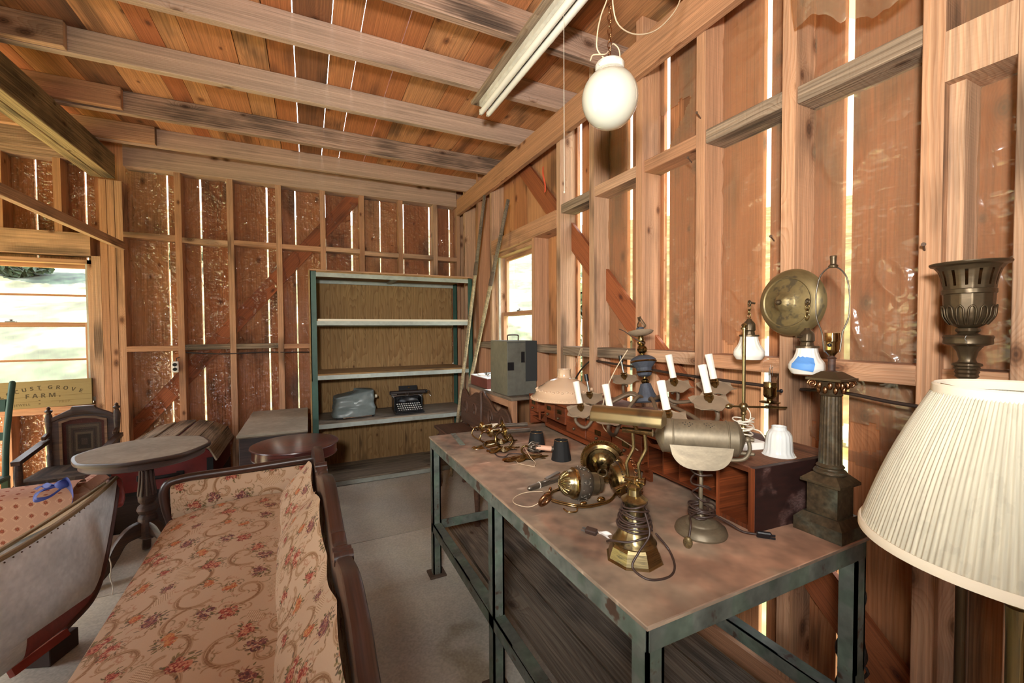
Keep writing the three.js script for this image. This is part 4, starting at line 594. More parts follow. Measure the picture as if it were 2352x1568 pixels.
{ // hanging oil lamp on its side
  const t = thing('hanging_oil_lamp', 'ornate embossed brass hanging oil lamp lying on its side in its scrolled frame', 'oil lamp', [0.895, BY + 0.002, -1.335], -0.06);
  const ax = (g) => g.rotateZ(-PI / 2 - 0.12).rotateY(-0.12).translate(0, 0.066, 0);
  part('font', ax(lathe([[0.0, -0.055], [0.012, -0.053], [0.03, -0.044], [0.042, -0.030], [0.048, -0.015], [0.050, -0.008], [0.054, -0.004]], 40)), M.brass, t, 'ribbed polished brass bowl end'); const rib = []; for (let k = 0; k < 16; k++) { const a = k * PI / 8; rib.push(tube([[0.014, -0.053], [0.03, -0.045], [0.042, -0.031]].map(([r, y]) => V(r * Math.cos(a), y, r * Math.sin(a))), 0.003, { rad: 6, n: 6 })); } part('rib', rib.map((g) => ax(g)), M.brass, t);
  part('font_band', ax(lathe([[0.052, -0.006], [0.057, -0.003], [0.057, 0.006], [0.053, 0.009]], 44)), M.gold, t); part('font_body', ax(lathe([[0.053, 0.008], [0.060, 0.014], [0.0615, 0.035], [0.056, 0.055], [0.044, 0.066], [0.036, 0.07]], 44)), M.pewter, t, 'grey embossed metal band');
  const bd = []; for (let k = 0; k < 26; k++) { const a = k / 26 * 2 * PI; bd.push(ball(0.0035, [0.0615 * Math.cos(a), 0.018 + 0.026 * (k % 2), 0.0615 * Math.sin(a)], [1, 1, 1], 6, 5)); if (k % 4 === 0) bd.push(torus(0.009, 0.0022, [0.062 * Math.cos(a), 0.032, 0.062 * Math.sin(a)], [0, PI / 2 - a, 0], 5, 12)); } part('embossing', bd.map((g) => ax(g)), M.pewter, t);
  part('burner_collar', ax(lathe([[0.036, 0.068], [0.041, 0.072], [0.041, 0.094], [0.038, 0.098], [0.034, 0.10], [0.032, 0.115], [0.0, 0.115]], 40)), M.bronzeDark, t);
  const fz = (s) => [[-0.10, 0.02, s * 0.02], [-0.075, 0.016, s * 0.045], [-0.04, 0.012, s * 0.075], [0.0, 0.008, s * 0.09], [0.06, 0.008, s * 0.092], [0.11, 0.012, s * 0.085], [0.15, 0.03, s * 0.07], [0.20, 0.035, s * 0.06]];
  for (const s of [-1, 1]) { const f = part('frame_arm', [tube(fz(s), 0.0035, { n: 50 }), tube(fz(s).map(([x, y, z]) => [x, y + 0.007, z]), 0.0025, { n: 50 })], M.gold, t); part('scroll', tube([[-0.03, 0.012, s * 0.08], [-0.045, 0.004, s * 0.10], [-0.075, 0.004, s * 0.09], [-0.08, 0.008, s * 0.07]], 0.003), M.gold, f); part('knob', ball(0.012, [0.07, 0.022, s * 0.082], [1.4, 0.9, 0.9]), M.gold, f); part('knob', ball(0.009, [-0.005, 0.02, s * 0.082], [1.6, 0.8, 0.9]), M.gold, f); }
  part('hanging_loop', [torus(0.024, 0.007, [-0.125, 0.026, 0.012], [0.5, 0.3, 0], 8, 24), torus(0.012, 0.004, [-0.098, 0.05, 0.0], [0.2, 0.8, 0], 6, 16)], M.copper, t, 'copper filigree loop');
  part('wire', tube([[-0.14, 0.02, 0.01], [-0.18, 0.004, 0.0], [-0.22, 0.004, -0.05], [-0.2, 0.004, -0.10], [-0.14, 0.004, -0.13], [-0.08, 0.01, -0.10]], 0.0015, { rad: 6 }), M.cordTan, t);
}
{ // gallery ring with loop edging, standing on edge
  const t = thing('lamp_gallery_ring', 'copper lamp gallery ring with looped edging propped against round canopy', 'lamp part', [1.075, BY, -1.245], 0.25);
  const tl = (g) => g.rotateX(PI / 2 - 0.18).rotateY(0.95).translate(0, 0.086, 0);
  part('band', tl(lathe([[0.076, 0.012], [0.082, 0.016], [0.083, -0.010], [0.077, -0.014], [0.074, -0.012], [0.076, 0.012]], 56)), M.copper, t);
  const lp = []; for (let k = 0; k < 30; k++) { const a = k / 30 * 2 * PI; lp.push(torus(0.0075, 0.0022, [0.080 * Math.cos(a), 0.022, 0.080 * Math.sin(a)], [0, PI / 2 - a, 0], 6, 14)); } part('edging', lp.map((g) => tl(g)), M.copper, t);
  part('inner_cone', tl(lathe([[0.074, -0.01], [0.060, -0.045], [0.035, -0.06], [0.0, -0.062]], 44)), M.brassAged, t);
  const pf = []; for (let k = 0; k < 40; k++) { const a = k / 40 * 2 * PI; pf.push(ball(0.0028, [0.067 * Math.cos(a), -0.026, 0.067 * Math.sin(a)], [1, 1, 1], 6, 5)); } part('piercing', pf.map((g) => tl(g)), M.black, t);
  part('thumb_key', [bar([-0.05, 0.02, 0.06], [-0.02, 0.05, 0.03], 0.007, 0.006, 10)], M.gold, t);
}
{
  const t = thing('ceiling_canopy', 'round dark brass ceiling canopy with rope edge standing on edge', 'lamp part', [1.10, BY, -1.42], 0);
  const tl = (g) => g.rotateX(PI / 2).rotateY(-0.75).rotateZ(0.12).translate(0, 0.095, 0);
  part('dish', tl(lathe([[0.0, 0.03], [0.02, 0.03], [0.03, 0.026], [0.045, 0.012], [0.06, 0.012], [0.066, 0.02], [0.080, 0.016], [0.092, 0.0], [0.093, -0.004], [0.08, 0.008], [0.0, 0.01]], 52)), M.brassAged, t);
  const rp = []; for (let k = 0; k < 60; k++) { const a = k / 60 * 2 * PI; rp.push(ball(0.004, [0.09 * Math.cos(a), 0.002, 0.09 * Math.sin(a)], [1, 1.2, 1], 6, 5)); } part('rope_edge', rp.map((g) => tl(g)), M.brassAged, t); part('pull', tl(torus(0.018, 0.004, [0.0, 0.04, 0.03], [0.6, 0, 0])), M.bronzeDark, t);
}
// clip-on silver bulb clamp and small litter
{
  const t = thing('candle_tube', 'silvery metal candle tube tied with thin wire on the workbench', 'lamp part', [0.845, BY, -1.50], 0.15);
  part('barrel', [bar([-0.05, 0.012, 0], [0.12, 0.012, -0.02], 0.0105, 0.0125, 16), ball(0.0105, [-0.05, 0.012, 0], [1.4, 1, 1])], M.pewter, t); part('clip', [torus(0.02, 0.003, [0.03, 0.022, -0.005], [1.2, 0, 0]), bx(0.09, 0.005, 0.02, [0.09, 0.027, -0.03], [0, 0.2, 0.1], { c: 0.002 })], M.pewter, t); part('tie_wire', torus(0.0125, 0.0014, [0.0, 0.012, -0.006], [0, PI / 2 - 0.12, 0]), M.cordWhite, t);
}
{
  const t = thing('cord_plug', 'brown two-prong plug with torn white paper beside the piano lamp', 'plug', [0.80, BY, -1.09], 0.5);
  part('body', bx(0.022, 0.016, 0.038, [0, 0.009, 0], [0, 0, 0.3], { c: 0.003 }), M.cordBrown, t); part('prong', bx(0.002, 0.006, 0.016, [-0.005, 0.006, -0.026]), M.steel, t); part('prong', bx(0.002, 0.006, 0.016, [0.006, 0.009, -0.026]), M.steel, t);
  part('paper_scrap', surf((u, v) => [0.0 + 0.03 * u, 0.004 + 0.004 * Math.sin(u * 5 + v * 4), 0.02 + 0.035 * v + 0.006 * Math.sin(u * 12)], 8, 8, { flip: true }), M.paper, t);
}
// ---------------------------------------------------------------- round brass ceiling fixture hung on the wall
{
  const t = thing('brass_ceiling_fixture', 'round domed brass fixture hung on the wall with two frosted glass bell shades', 'ceiling light', [1.645, 1.597, -0.995]);
  const f = (g) => g.rotateX(PI / 2).rotateY(-PI / 2 - 0.06);
  part('plate', f(lathe([[0.0, 0.062], [0.004, 0.060], [0.006, 0.052], [0.016, 0.049], [0.030, 0.040], [0.036, 0.028], [0.042, 0.024], [0.066, 0.020], [0.088, 0.014], [0.092, 0.017], [0.098, 0.015], [0.116, 0.004], [0.126, -0.012], [0.127, -0.016], [0.12, -0.01], [0.0, -0.01]], 64)), M.brassDull, t); part('boss', f(lathe([[0.008, 0.05], [0.010, 0.056], [0.009, 0.064], [0.004, 0.070], [0.0, 0.071]], 18)), M.bronzeDark, t);
  for (const [x, y, z, h, tape] of [[-0.05, 0.003, -0.125, 0.0, 0], [-0.045, -0.005, 0.092, -0.03, 1]]) {
    const o = part('shade_hook', [torus(0.011, 0.003, [x, y, z], [0, 1, 0], 6, 16), bar([x + 0.02, y, z * 0.92], [x, y + 0.004, z], 0.004, 0.004, 8)], M.bronzeDark, t);
    const ch = []; for (let k = 0; k < 3; k++) ch.push(put(new THREE.TorusGeometry(0.008, 0.0022, 6, 14).scale(0.7, 1.25, 1), [x, y - 0.018 - 0.016 * k, z], [0, k % 2 ? 0.3 : 1.8, 0])); part('chain', ch, M.brassAged, o);
    const cy = y - 0.062 + h, s = lathe([[0.0, 0.0], [0.008, 0.0], [0.010, -0.006], [0.018, -0.014], [0.022, -0.022], [0.023, -0.045], [0.019, -0.05], [0.021, -0.062], [0.036, -0.064], [0.037, -0.070], [0.030, -0.071]], 26).translate(x, cy, z); part('socket', s, M.bronzeDark, o, 'dark brass lamp socket');
    const P = [[0.031, -0.068], [0.033, -0.085], [0.040, -0.105], [0.052, -0.122], [0.056, -0.132], [0.056, -0.145], [0.046, -0.162], [0.044, -0.162], [0.053, -0.145], [0.053, -0.133], [0.037, -0.105], [0.029, -0.07]];
    const g = surf((u, v) => { const q = v * (P.length - 1), i = Math.min(Math.floor(q), P.length - 2), w = q - i, a = u * 2 * PI, yy = lerp(P[i][1], P[i + 1][1], w), r = lerp(P[i][0], P[i + 1][0], w) * (1 + (yy > -0.125 ? 0.018 * Math.cos(16 * a) : 0.008 * Math.sin(9 * a))); return [x + r * Math.cos(a), cy + yy, z + r * Math.sin(a)]; }, 96, 33, { flip: true });
    const sh = part('glass_shade', g, M.etched, o, 'frosted white glass bell shade');
    if (tape) { const tp = surf((u, v) => { const a = lerp(2.15, 3.35, u) + 0.15 * v, yy = lerp(-0.105, -0.152, v) + 0.012 * u, r = (yy > -0.122 ? lerp(0.040, 0.0535, (-0.105 - yy) / 0.017) : yy > -0.145 ? 0.0575 : lerp(0.0575, 0.051, (-0.145 - yy) / 0.012)) + 0.002; return [x + r * Math.cos(a), cy + yy, z + r * Math.sin(a)]; }, 14, 12, { flip: true }); part('blue_tape', tp, M.tape, o, 'blue masking tape patch'); M.tape.side = THREE.DoubleSide; part('switch_key', bar([x - 0.02, cy - 0.03, z - 0.005], [x - 0.045, cy - 0.03, z - 0.01], 0.004, 0.005, 8), M.bronzeDark, o); }
  }
}
// ---------------------------------------------------------------- bronze urn torchiere
{
  const t = thing('urn_floor_lamp', 'tall bronze floor lamp with pierced urn top against the wall', 'floor lamp', [1.565, 0, -0.485]);
  const N = 14, y0 = 1.5;
  const bowl = (P, name, m, seg = 1, holes) => part(name, surf((u, v) => { const q = v * (P.length - 1), i = Math.min(Math.floor(q), P.length - 2), w = q - i, a = u * 2 * PI, fa = (a % (2 * PI / N)) - PI / N, r = lerp(P[i][0], P[i + 1][0], w) * (seg ? Math.cos(PI / N) / Math.cos(fa) * 1.02 : 1); return [r * Math.cos(a), lerp(P[i][1], P[i + 1][1], w), r * Math.sin(a)]; }, N * 8, (P.length - 1) * 4, { flip: true, keep: holes }), m, t);
  M.bronzeDark.side = THREE.DoubleSide;
  bowl([[0.0, 1.497], [0.016, 1.497], [0.030, 1.505], [0.041, 1.520], [0.046, 1.540], [0.048, 1.572], [0.0485, 1.588]], 'urn_bowl', M.bronzeDark);
  bowl([[0.0485, 1.596], [0.050, 1.612], [0.053, 1.630], [0.058, 1.648], [0.066, 1.660]], 'urn_gallery', M.bronzeDark, 1, (u, v) => { const f = (u * N) % 1; return !(f > 0.40 && f < 0.62 && v > 0.2 && v < 0.78); });
  part('band', lathe([[0.049, 1.586], [0.0515, 1.588], [0.0515, 1.598], [0.049, 1.600]], 56), M.bronzeDark, t); part('rim', lathe([[0.062, 1.657], [0.074, 1.662], [0.0765, 1.666], [0.076, 1.669], [0.066, 1.667], [0.06, 1.660]], 56), M.bronzeDark, t);
  const lv = []; for (let k = 0; k < 14; k++) { const a = k / 14 * 2 * PI; lv.push(tube([[0.036, 1.508], [0.0475, 1.528], [0.050, 1.550], [0.0505, 1.556]].map(([r, y], i) => V(r * Math.cos(a + 0.18 * (i < 3 ? 1 - i * 0.2 : 0)), y, r * Math.sin(a + 0.18 * (i < 3 ? 1 - i * 0.2 : 0)))), 0.0022, { rad: 5 }), tube([[0.036, 1.508], [0.0475, 1.528], [0.050, 1.550], [0.0505, 1.556]].map(([r, y], i) => V(r * Math.cos(a - 0.18 * (i < 3 ? 1 - i * 0.2 : 0)), y, r * Math.sin(a - 0.18 * (i < 3 ? 1 - i * 0.2 : 0)))), 0.0022, { rad: 5 })); } part('lotus_leaves', lv, M.bronzeDark, t);
  part('stem', lathe([[0.0, 1.5], [0.022, 1.497], [0.024, 1.490], [0.018, 1.484], [0.024, 1.480], [0.046, 1.478], [0.048, 1.474], [0.046, 1.468], [0.047, 1.458], [0.045, 1.455], [0.030, 1.450], [0.020, 1.435], [0.016, 1.415], [0.018, 1.408], [0.028, 1.404], [0.029, 1.399], [0.024, 1.396], [0.026, 1.391], [0.022, 1.387], [0.024, 1.381], [0.021, 1.376], [0.023, 1.370], [0.012, 1.36], [0.011, 0.10], [0.02, 0.08], [0.028, 0.06], [0.07, 0.04], [0.10, 0.015], [0.105, 0.0], [0.0, 0.0]], 40), M.bronzeDark, t);
  part('hairline_crack', tube([[-0.0465, 1.478, 0.012], [-0.0475, 1.470, 0.010], [-0.0455, 1.462, 0.013], [-0.043, 1.456, 0.012], [-0.028, 1.450, 0.011]], 0.0008, { rad: 5 }), M.steel, t);
}
// ---------------------------------------------------------------- near lamp with pleated shade
{
  const t = thing('pleated_shade_lamp', 'brass floor lamp with large cream pleated fabric shade', 'floor lamp', [1.062, 0, -0.262]);
  const bulge = (v) => lerp(0.205, 0.106, v) + 0.008 * Math.sin(v * PI);
  const pl = (k, dr) => surf((u, v) => { const a = u * 2 * PI, w = 0.0011 * (Math.abs(((u * 150) % 1) - 0.5) * 4 - 1) * (0.7 + 0.6 * vn(u * 150, 3, 150)), r = bulge(v) + dr + k * w; return [r * Math.cos(a), lerp(1.128, 1.392, v), r * Math.sin(a)]; }, 900, 10, { su: 7, sv: 1, flip: true });
  M.shade.side = THREE.DoubleSide;
  part('shade_cloth', pl(1, 0), M.shade, t, 'cream pleated cloth shade'); part('shade_lining', pl(0, -0.004), M.shade, t);
  part('bottom_trim', lathe([[0.203, 1.120], [0.2085, 1.120], [0.2085, 1.132], [0.206, 1.136], [0.2, 1.134], [0.2, 1.122], [0.203, 1.120]], 90), M.trimTape, t); part('top_trim', lathe([[0.102, 1.384], [0.1095, 1.384], [0.1085, 1.399], [0.105, 1.402], [0.101, 1.399], [0.102, 1.384]], 72), M.trimTape, t);
  for (let k = 0; k < 3; k++) { const a = 2.6 + k * 2 * PI / 3; part('spider_arm', tube([[0.102 * Math.cos(a), 1.395, 0.102 * Math.sin(a)], [0.05 * Math.cos(a), 1.385, 0.05 * Math.sin(a)], [0.012 * Math.cos(a), 1.372, 0.012 * Math.sin(a)]], 0.0018, { rad: 6 }), M.gold, t); }
  part('spider_hub', torus(0.012, 0.0025, [0, 1.372, 0], [PI / 2, 0, 0]), M.gold, t); part('harp', tube([[0.02, 1.16, 0], [0.05, 1.22, 0], [0.048, 1.31, 0], [0.0, 1.37, 0], [-0.048, 1.31, 0], [-0.05, 1.22, 0], [-0.02, 1.16, 0]], 0.002, { n: 50, rad: 6 }), M.gold, t);
  part('socket', lathe([[0.0, 1.21], [0.018, 1.21], [0.019, 1.17], [0.012, 1.155], [0.0, 1.155]], 20), M.gold, t);
  part('column', lathe([[0.0, 1.16], [0.014, 1.155], [0.020, 1.15], [0.028, 1.12], [0.030, 1.085], [0.026, 1.055], [0.018, 1.045], [0.021, 1.038], [0.014, 1.03], [0.0125, 0.98], [0.0125, 0.72], [0.018, 0.71], [0.0125, 0.70], [0.0125, 0.10], [0.02, 0.09], [0.03, 0.06], [0.10, 0.035], [0.125, 0.015], [0.13, 0.0], [0.0, 0.0]], 36), M.brass, t);
}
// ---------------------------------------------------------------- globe pendant
{
  const t = thing('globe_pendant', 'dusty white glass globe pendant hanging on a chain', 'pendant light', [1.0, 2.335, -1.25]);
  M.opalDust = phy({ color: '#c4c2b8', roughness: 0.16, clearcoat: 0.6, clearcoatRoughness: 0.08, map: tex(512, 256, (u, v) => { const n = fbm(u * 30, v * 30, 30, 30, 4, 301), sp = vn(u * 260, v * 130, 260, 130, 303), top = sstep(0.66, 0.93, v + 0.18 * (n - 0.5)), d = top * (0.5 + 0.6 * n) , q = sp > 0.93 ? 0.75 : 1; const c = [lerp(1, 0.78, d), lerp(1, 0.66, d), lerp(0.98, 0.50, d)]; return v > 0.6 ? c.map((x) => x * lerp(1, q, top)) : c; }) });
  part('globe', put(new THREE.SphereGeometry(0.1, 56, 36).scale(1, 1.06, 1), [0, 0, 0]), M.opalDust, t, 'white glass globe with brown dust on its top');
  part('fitter', [lathe([[0.043, 0.094], [0.052, 0.096], [0.053, 0.116], [0.049, 0.124], [0.030, 0.130], [0.0, 0.132]], 36), ball(0.004, [-0.053, 0.104, 0.01])], M.enamel, t, 'white enamel fitter cap'); part('loop', [torus(0.012, 0.003, [0, 0.145, 0], [0, 0.5, 0]), ball(0.009, [0, 0.134, 0])], M.copper, t);
  const ch = []; for (let k = 0; k < 25; k++) ch.push(put(new THREE.TorusGeometry(0.0105, 0.002, 6, 16).scale(0.72, 1.35, 1), [0, 0.168 + k * 0.0245, 0], [0, (k % 2) * PI / 2 + 0.5, 0]));
  for (const g of ch) part('chain_link', g, M.copper, t);
  part('cord', tube([[-0.02, 0.135, 0], [-0.055, 0.16, 0.0], [-0.06, 0.20, 0.005], [-0.04, 0.28, 0.0], [-0.012, 0.36, 0.006], [-0.004, 0.45, 0.008], [0.004, 0.6, 0.006], [0.0, 0.76, 0.006]], 0.0026, { n: 60 }), M.cordTan, t); part('cord', tube([[0.02, 0.14, 0], [0.045, 0.155, 0.0], [0.04, 0.19, 0.0], [0.015, 0.20, 0.0], [-0.004, 0.17, 0], [-0.03, 0.145, 0.01], [-0.075, 0.135, 0.0], [-0.085, 0.115, 0.0]], 0.0024, { n: 50 }), M.cordTan, t);
  part('cord', tube([[0.004, 0.76, 0.006], [0.008, 0.5, 0.008], [0.012, 0.33, 0.004], [0.04, 0.285, -0.006], [0.12, 0.28, -0.02], [0.24, 0.33, -0.03], [0.36, 0.45, -0.04], [0.45, 0.60, -0.05], [0.655, 0.72, -0.06]], 0.0026, { n: 70 }), M.cordTan, t); part('ceiling_hook', torus(0.014, 0.003, [0, 0.79, 0], [0, 0, 0]), M.steel, t);
}
// ---------------------------------------------------------------- fluorescent fixture
{
  const t = thing('fluorescent_fixture', 'twin-tube fluorescent strip light on a weathered board under the joists', 'ceiling light', [1.125, 3.0, -2.1]);
  part('mounting_board', span(-0.085, 0.085, 0.06, 0.083, -0.70, 0.80, { c: 0.002 }), M.grey, t, 'weathered grey mounting board');
  part('channel', extrude([[-0.048, 0.06], [-0.048, 0.024], [-0.014, 0.014], [0.014, 0.014], [0.048, 0.024], [0.048, 0.06]], 1.28).translate(0, 0, -0.63), M.enamel, t);
  for (const x of [-0.026, 0.026]) { part('tube_lamp', [bar([x, -0.004, -0.64], [x, -0.004, 0.62], 0.0185, 0.0185, 20), bar([x, -0.004, -0.652], [x, -0.004, -0.64], 0.014, 0.0185, 20)], M.opal, t, 'white fluorescent tube, off'); part('lamp_holder', span(x - 0.011, x + 0.011, -0.016, 0.02, -0.668, -0.653, { c: 0.002 }), M.enamel, t); }
}
{
  const t = thing('pull_string', 'thin white pull string hanging from the strip light', 'string', [1.12, 2.16, -1.74]);
  part('string', bar([0, 0, 0], [0, 0.86, 0], 0.0014, 0.0014, 6), M.cordWhite, t); part('knot', ball(0.004, [0, 0, 0], [1, 1.4, 1], 8, 6), M.cordWhite, t);
}
// ---------------------------------------------------------------- wiring, nails and rags on the walls
{
  const c = (pts, r, label) => single('wall_cable', tube(pts, r, { n: 70, rad: 8 }), M.rubber, label, 'cable');
  c([[1.72, 1.262, -0.99], [1.71, 1.270, -0.85], [1.70, 1.258, -0.70], [1.695, 1.255, -0.60]], 0.006, 'black cable sagging across the wall beside the column lamp');
  c([[1.72, 1.29, -2.28], [1.71, 1.285, -2.1], [1.695, 1.28, -1.85], [1.695, 1.27, -1.6], [1.695, 1.265, -1.35], [1.70, 1.262, -1.08]], 0.007, 'dark cable running along the wall behind the chandelier');
  c([[1.74, 1.0, -2.62], [1.72, 1.12, -2.55], [1.71, 1.24, -2.42], [1.72, 1.30, -2.33]], 0.006, 'black cable looping up the wall behind the dome shade');
  c([[-1.06, 1.30, -5.02], [-0.9, 1.285, -5.03], [-0.72, 1.28, -5.0], [-0.4, 1.285, -5.03], [-0.22, 1.28, -5.0], [0.0, 1.275, -5.03]], 0.006, 'black cable strung below the blocking left of the shelf unit');
  const rope = single('twine', merge([[0, 0], [0.01, 0.02], [-0.012, -0.01]].map(([a, b]) => tube([[1.69, 1.372, -2.41 + a], [1.68, 1.30, -2.44 + b], [1.69, 1.24, -2.47 + a * 2]], 0.0016, { rad: 5 }))), M.cordTan, 'wisp of tan twine caught on the wall blocking', 'twine');
  const wire = single('hanging_wire', tube([[1.44, 1.395, -1.66], [1.40, 1.30, -1.70], [1.36, 1.20, -1.72], [1.30, 1.10, -1.68], [1.25, 1.03, -1.60], [1.27, 1.0, -1.50], [1.29, 0.97, -1.42]], 0.0026, { n: 50 }), M.cordTan, 'tan lamp wire draped from the chandelier dish', 'wire');
  const nails = [[1.695, 1.852, -1.09, 'beside the round brass fixture'], [1.695, 1.735, -0.625, 'above the urn lamp'], [1.695, 2.31, -1.50, 'above the chandelier stud'], [1.695, 2.50, -1.45, 'under the torn plastic']];
  for (const [x, y, z, l] of nails) { const t = thing('bent_nail', `bent rusty nail in a wall stud ${l}`, 'nail', [x, y, z]); part('shank', bar([0.005, 0, 0], [-0.035, 0.012, 0.012], 0.0028, 0.0028, 7), M.nail, t); part('head', put(new THREE.CylinderGeometry(0.006, 0.006, 0.0025, 10), [-0.036, 0.0125, 0.0125], [0.3, 0, PI / 2]), M.nail, t); }
  const rb = single('red_ribbon', surf((u, v) => [1.685 - 0.012 * Math.sin(v * 5), 2.78 - 0.20 * v, -2.92 + 0.022 * (u - 0.5) + 0.02 * Math.sin(v * 3)], 3, 20), std({ color: '#d8563c', roughness: 0.6, side: THREE.DoubleSide }), 'orange-red ribbon strip hanging on a wall stud', 'ribbon');
}

// ---------------------------------------------------------------- printed and woven fabrics
T.floral = canvasTex(1024, 1024, (c, W) => {
  const r = mulberry(77); c.fillStyle = '#d9c0a6'; c.fillRect(0, 0, W, W);
  for (let k = 0; k < 9000; k++) { c.fillStyle = r() < 0.5 ? 'rgba(205,165,125,0.10)' : 'rgba(245,225,200,0.10)'; c.fillRect(r() * W, r() * W, 2 + 14 * r(), 1.5); }
  const wrap = (f) => { for (const dx of [-W, 0, W]) for (const dy of [-W, 0, W]) { c.save(); c.translate(dx, dy); f(); c.restore(); } };
  const scroll = (x, y, s, a, fl) => wrap(() => { c.save(); c.translate(x, y); c.rotate(a); c.scale(fl * s, s); for (const [w, col] of [[24, 'rgba(178,146,108,0.5)'], [13, 'rgba(140,106,76,0.42)'], [5, 'rgba(222,196,164,0.7)']]) { c.strokeStyle = col; c.lineWidth = w; c.lineCap = 'round'; c.beginPath(); c.moveTo(-110, 30); c.bezierCurveTo(-120, -90, 60, -120, 90, -20); c.bezierCurveTo(105, 40, 20, 60, 10, 5); c.stroke(); } for (let k = 0; k < 9; k++) { c.fillStyle = 'rgba(140,100,66,0.55)'; c.beginPath(); c.ellipse(-95 + k * 20, -42 - 34 * Math.sin(k / 8 * 3.1), 15, 6, k * 0.3 - 1.4, 0, 7); c.fill(); } c.restore(); });
  const lattice = (x, y, s, a) => wrap(() => { c.save(); c.translate(x, y); c.rotate(a); c.beginPath(); c.ellipse(0, 0, 95 * s, 52 * s, 0, 0, 7); c.clip(); c.fillStyle = 'rgba(240,220,192,0.8)'; c.fillRect(-120, -80, 240, 160); c.strokeStyle = 'rgba(140,104,72,0.75)'; c.lineWidth = 2.4; for (let k = -14; k < 14; k++) { c.beginPath(); c.moveTo(k * 16 - 90, -90); c.lineTo(k * 16 + 90, 90); c.stroke(); c.beginPath(); c.moveTo(k * 16 + 90, -90); c.lineTo(k * 16 - 90, 90); c.stroke(); } c.restore(); });
  const bunch = (x, y, s, hues) => wrap(() => {
    const q = mulberry(Math.round(x * 7 + y)); for (let k = 0; k < 46; k++) { const a = q() * 6.28, d = (30 + 62 * q()) * s; c.fillStyle = ['rgba(98,96,58,0.75)', 'rgba(130,118,70,0.7)', 'rgba(78,70,58,0.6)', 'rgba(120,90,60,0.6)'][Math.floor(q() * 4)]; c.beginPath(); c.ellipse(x + d * Math.cos(a), y + d * 0.8 * Math.sin(a), (8 + 9 * q()) * s, (3 + 4 * q()) * s, a + q(), 0, 7); c.fill(); }
    for (let f = 0; f < 6; f++) { const fx = x + (q() - 0.5) * 84 * s, fy = y + (q() - 0.5) * 66 * s, R0 = (17 + 15 * q()) * s; for (let k = 0; k < 26; k++) { const a = q() * 6.28, d = R0 * Math.sqrt(q()); c.fillStyle = hues[Math.floor(q() * hues.length)]; c.beginPath(); c.ellipse(fx + d * Math.cos(a), fy + d * Math.sin(a), R0 * 0.34, R0 * 0.2, a + 1.5, 0, 7); c.fill(); } }
  });
  for (let k = 0; k < 150; k++) { const x = r() * W, y = r() * W, a = r() * 6.28, n = 3 + Math.floor(r() * 6); wrap(() => { for (let i = 0; i < n; i++) { c.fillStyle = ['rgba(150,112,72,0.40)', 'rgba(120,104,66,0.38)', 'rgba(176,120,90,0.38)'][k % 3]; c.beginPath(); c.ellipse(x + i * 13 * Math.cos(a + i * 0.25), y + i * 13 * Math.sin(a + i * 0.25), 12, 4.5, a + i * 0.6, 0, 7); c.fill(); } }); }
  const reds = ['rgba(158,62,52,0.8)', 'rgba(196,104,84,0.8)', 'rgba(216,150,120,0.8)', 'rgba(128,44,46,0.75)', 'rgba(226,176,140,0.7)'], plum = ['rgba(112,62,72,0.75)', 'rgba(150,92,92,0.75)', 'rgba(196,140,110,0.7)', 'rgba(92,62,68,0.7)'], oran = ['rgba(206,128,72,0.75)', 'rgba(190,86,64,0.75)', 'rgba(226,168,110,0.75)'];
  for (const [x, y, s, a, f] of [[170, 190, 1.25, 0.1, 1], [420, 190, 1.25, -0.1, -1], [680, 640, 1.3, 0.2, 1], [930, 640, 1.3, -0.2, -1], [180, 640, 1.1, 1.4, 1], [420, 700, 1.1, -1.4, -1], [700, 150, 1.1, 2.6, 1], [920, 170, 1.1, -2.6, -1], [300, 930, 1.2, 3.0, 1], [800, 900, 1.2, 0.4, -1], [560, 470, 1.0, 0.8, 1], [60, 420, 1.0, -0.9, -1]]) scroll(x, y, s, a, f);
  lattice(295, 270, 1, 0); lattice(805, 720, 1, 0); lattice(560, 330, 0.7, 0.6); lattice(60, 820, 0.7, -0.5);
  for (const [x, y, s, h] of [[295, 110, 1.15, reds], [805, 560, 1.15, reds], [295, 520, 1.0, oran], [560, 820, 1.0, plum], [800, 330, 1.05, plum], [40, 220, 0.9, oran], [60, 650, 0.85, reds], [560, 90, 0.8, oran], [980, 960, 0.9, reds], [330, 800, 0.8, plum], [170, 400, 0.75, reds], [470, 620, 0.8, reds], [690, 440, 0.8, oran], [930, 480, 0.9, reds], [930, 60, 0.8, plum], [180, 860, 0.9, reds], [690, 980, 0.8, oran], [440, 330, 0.7, plum]]) bunch(x, y, s, h);
});
T.floral.repeat.set(1.6, 1.6);
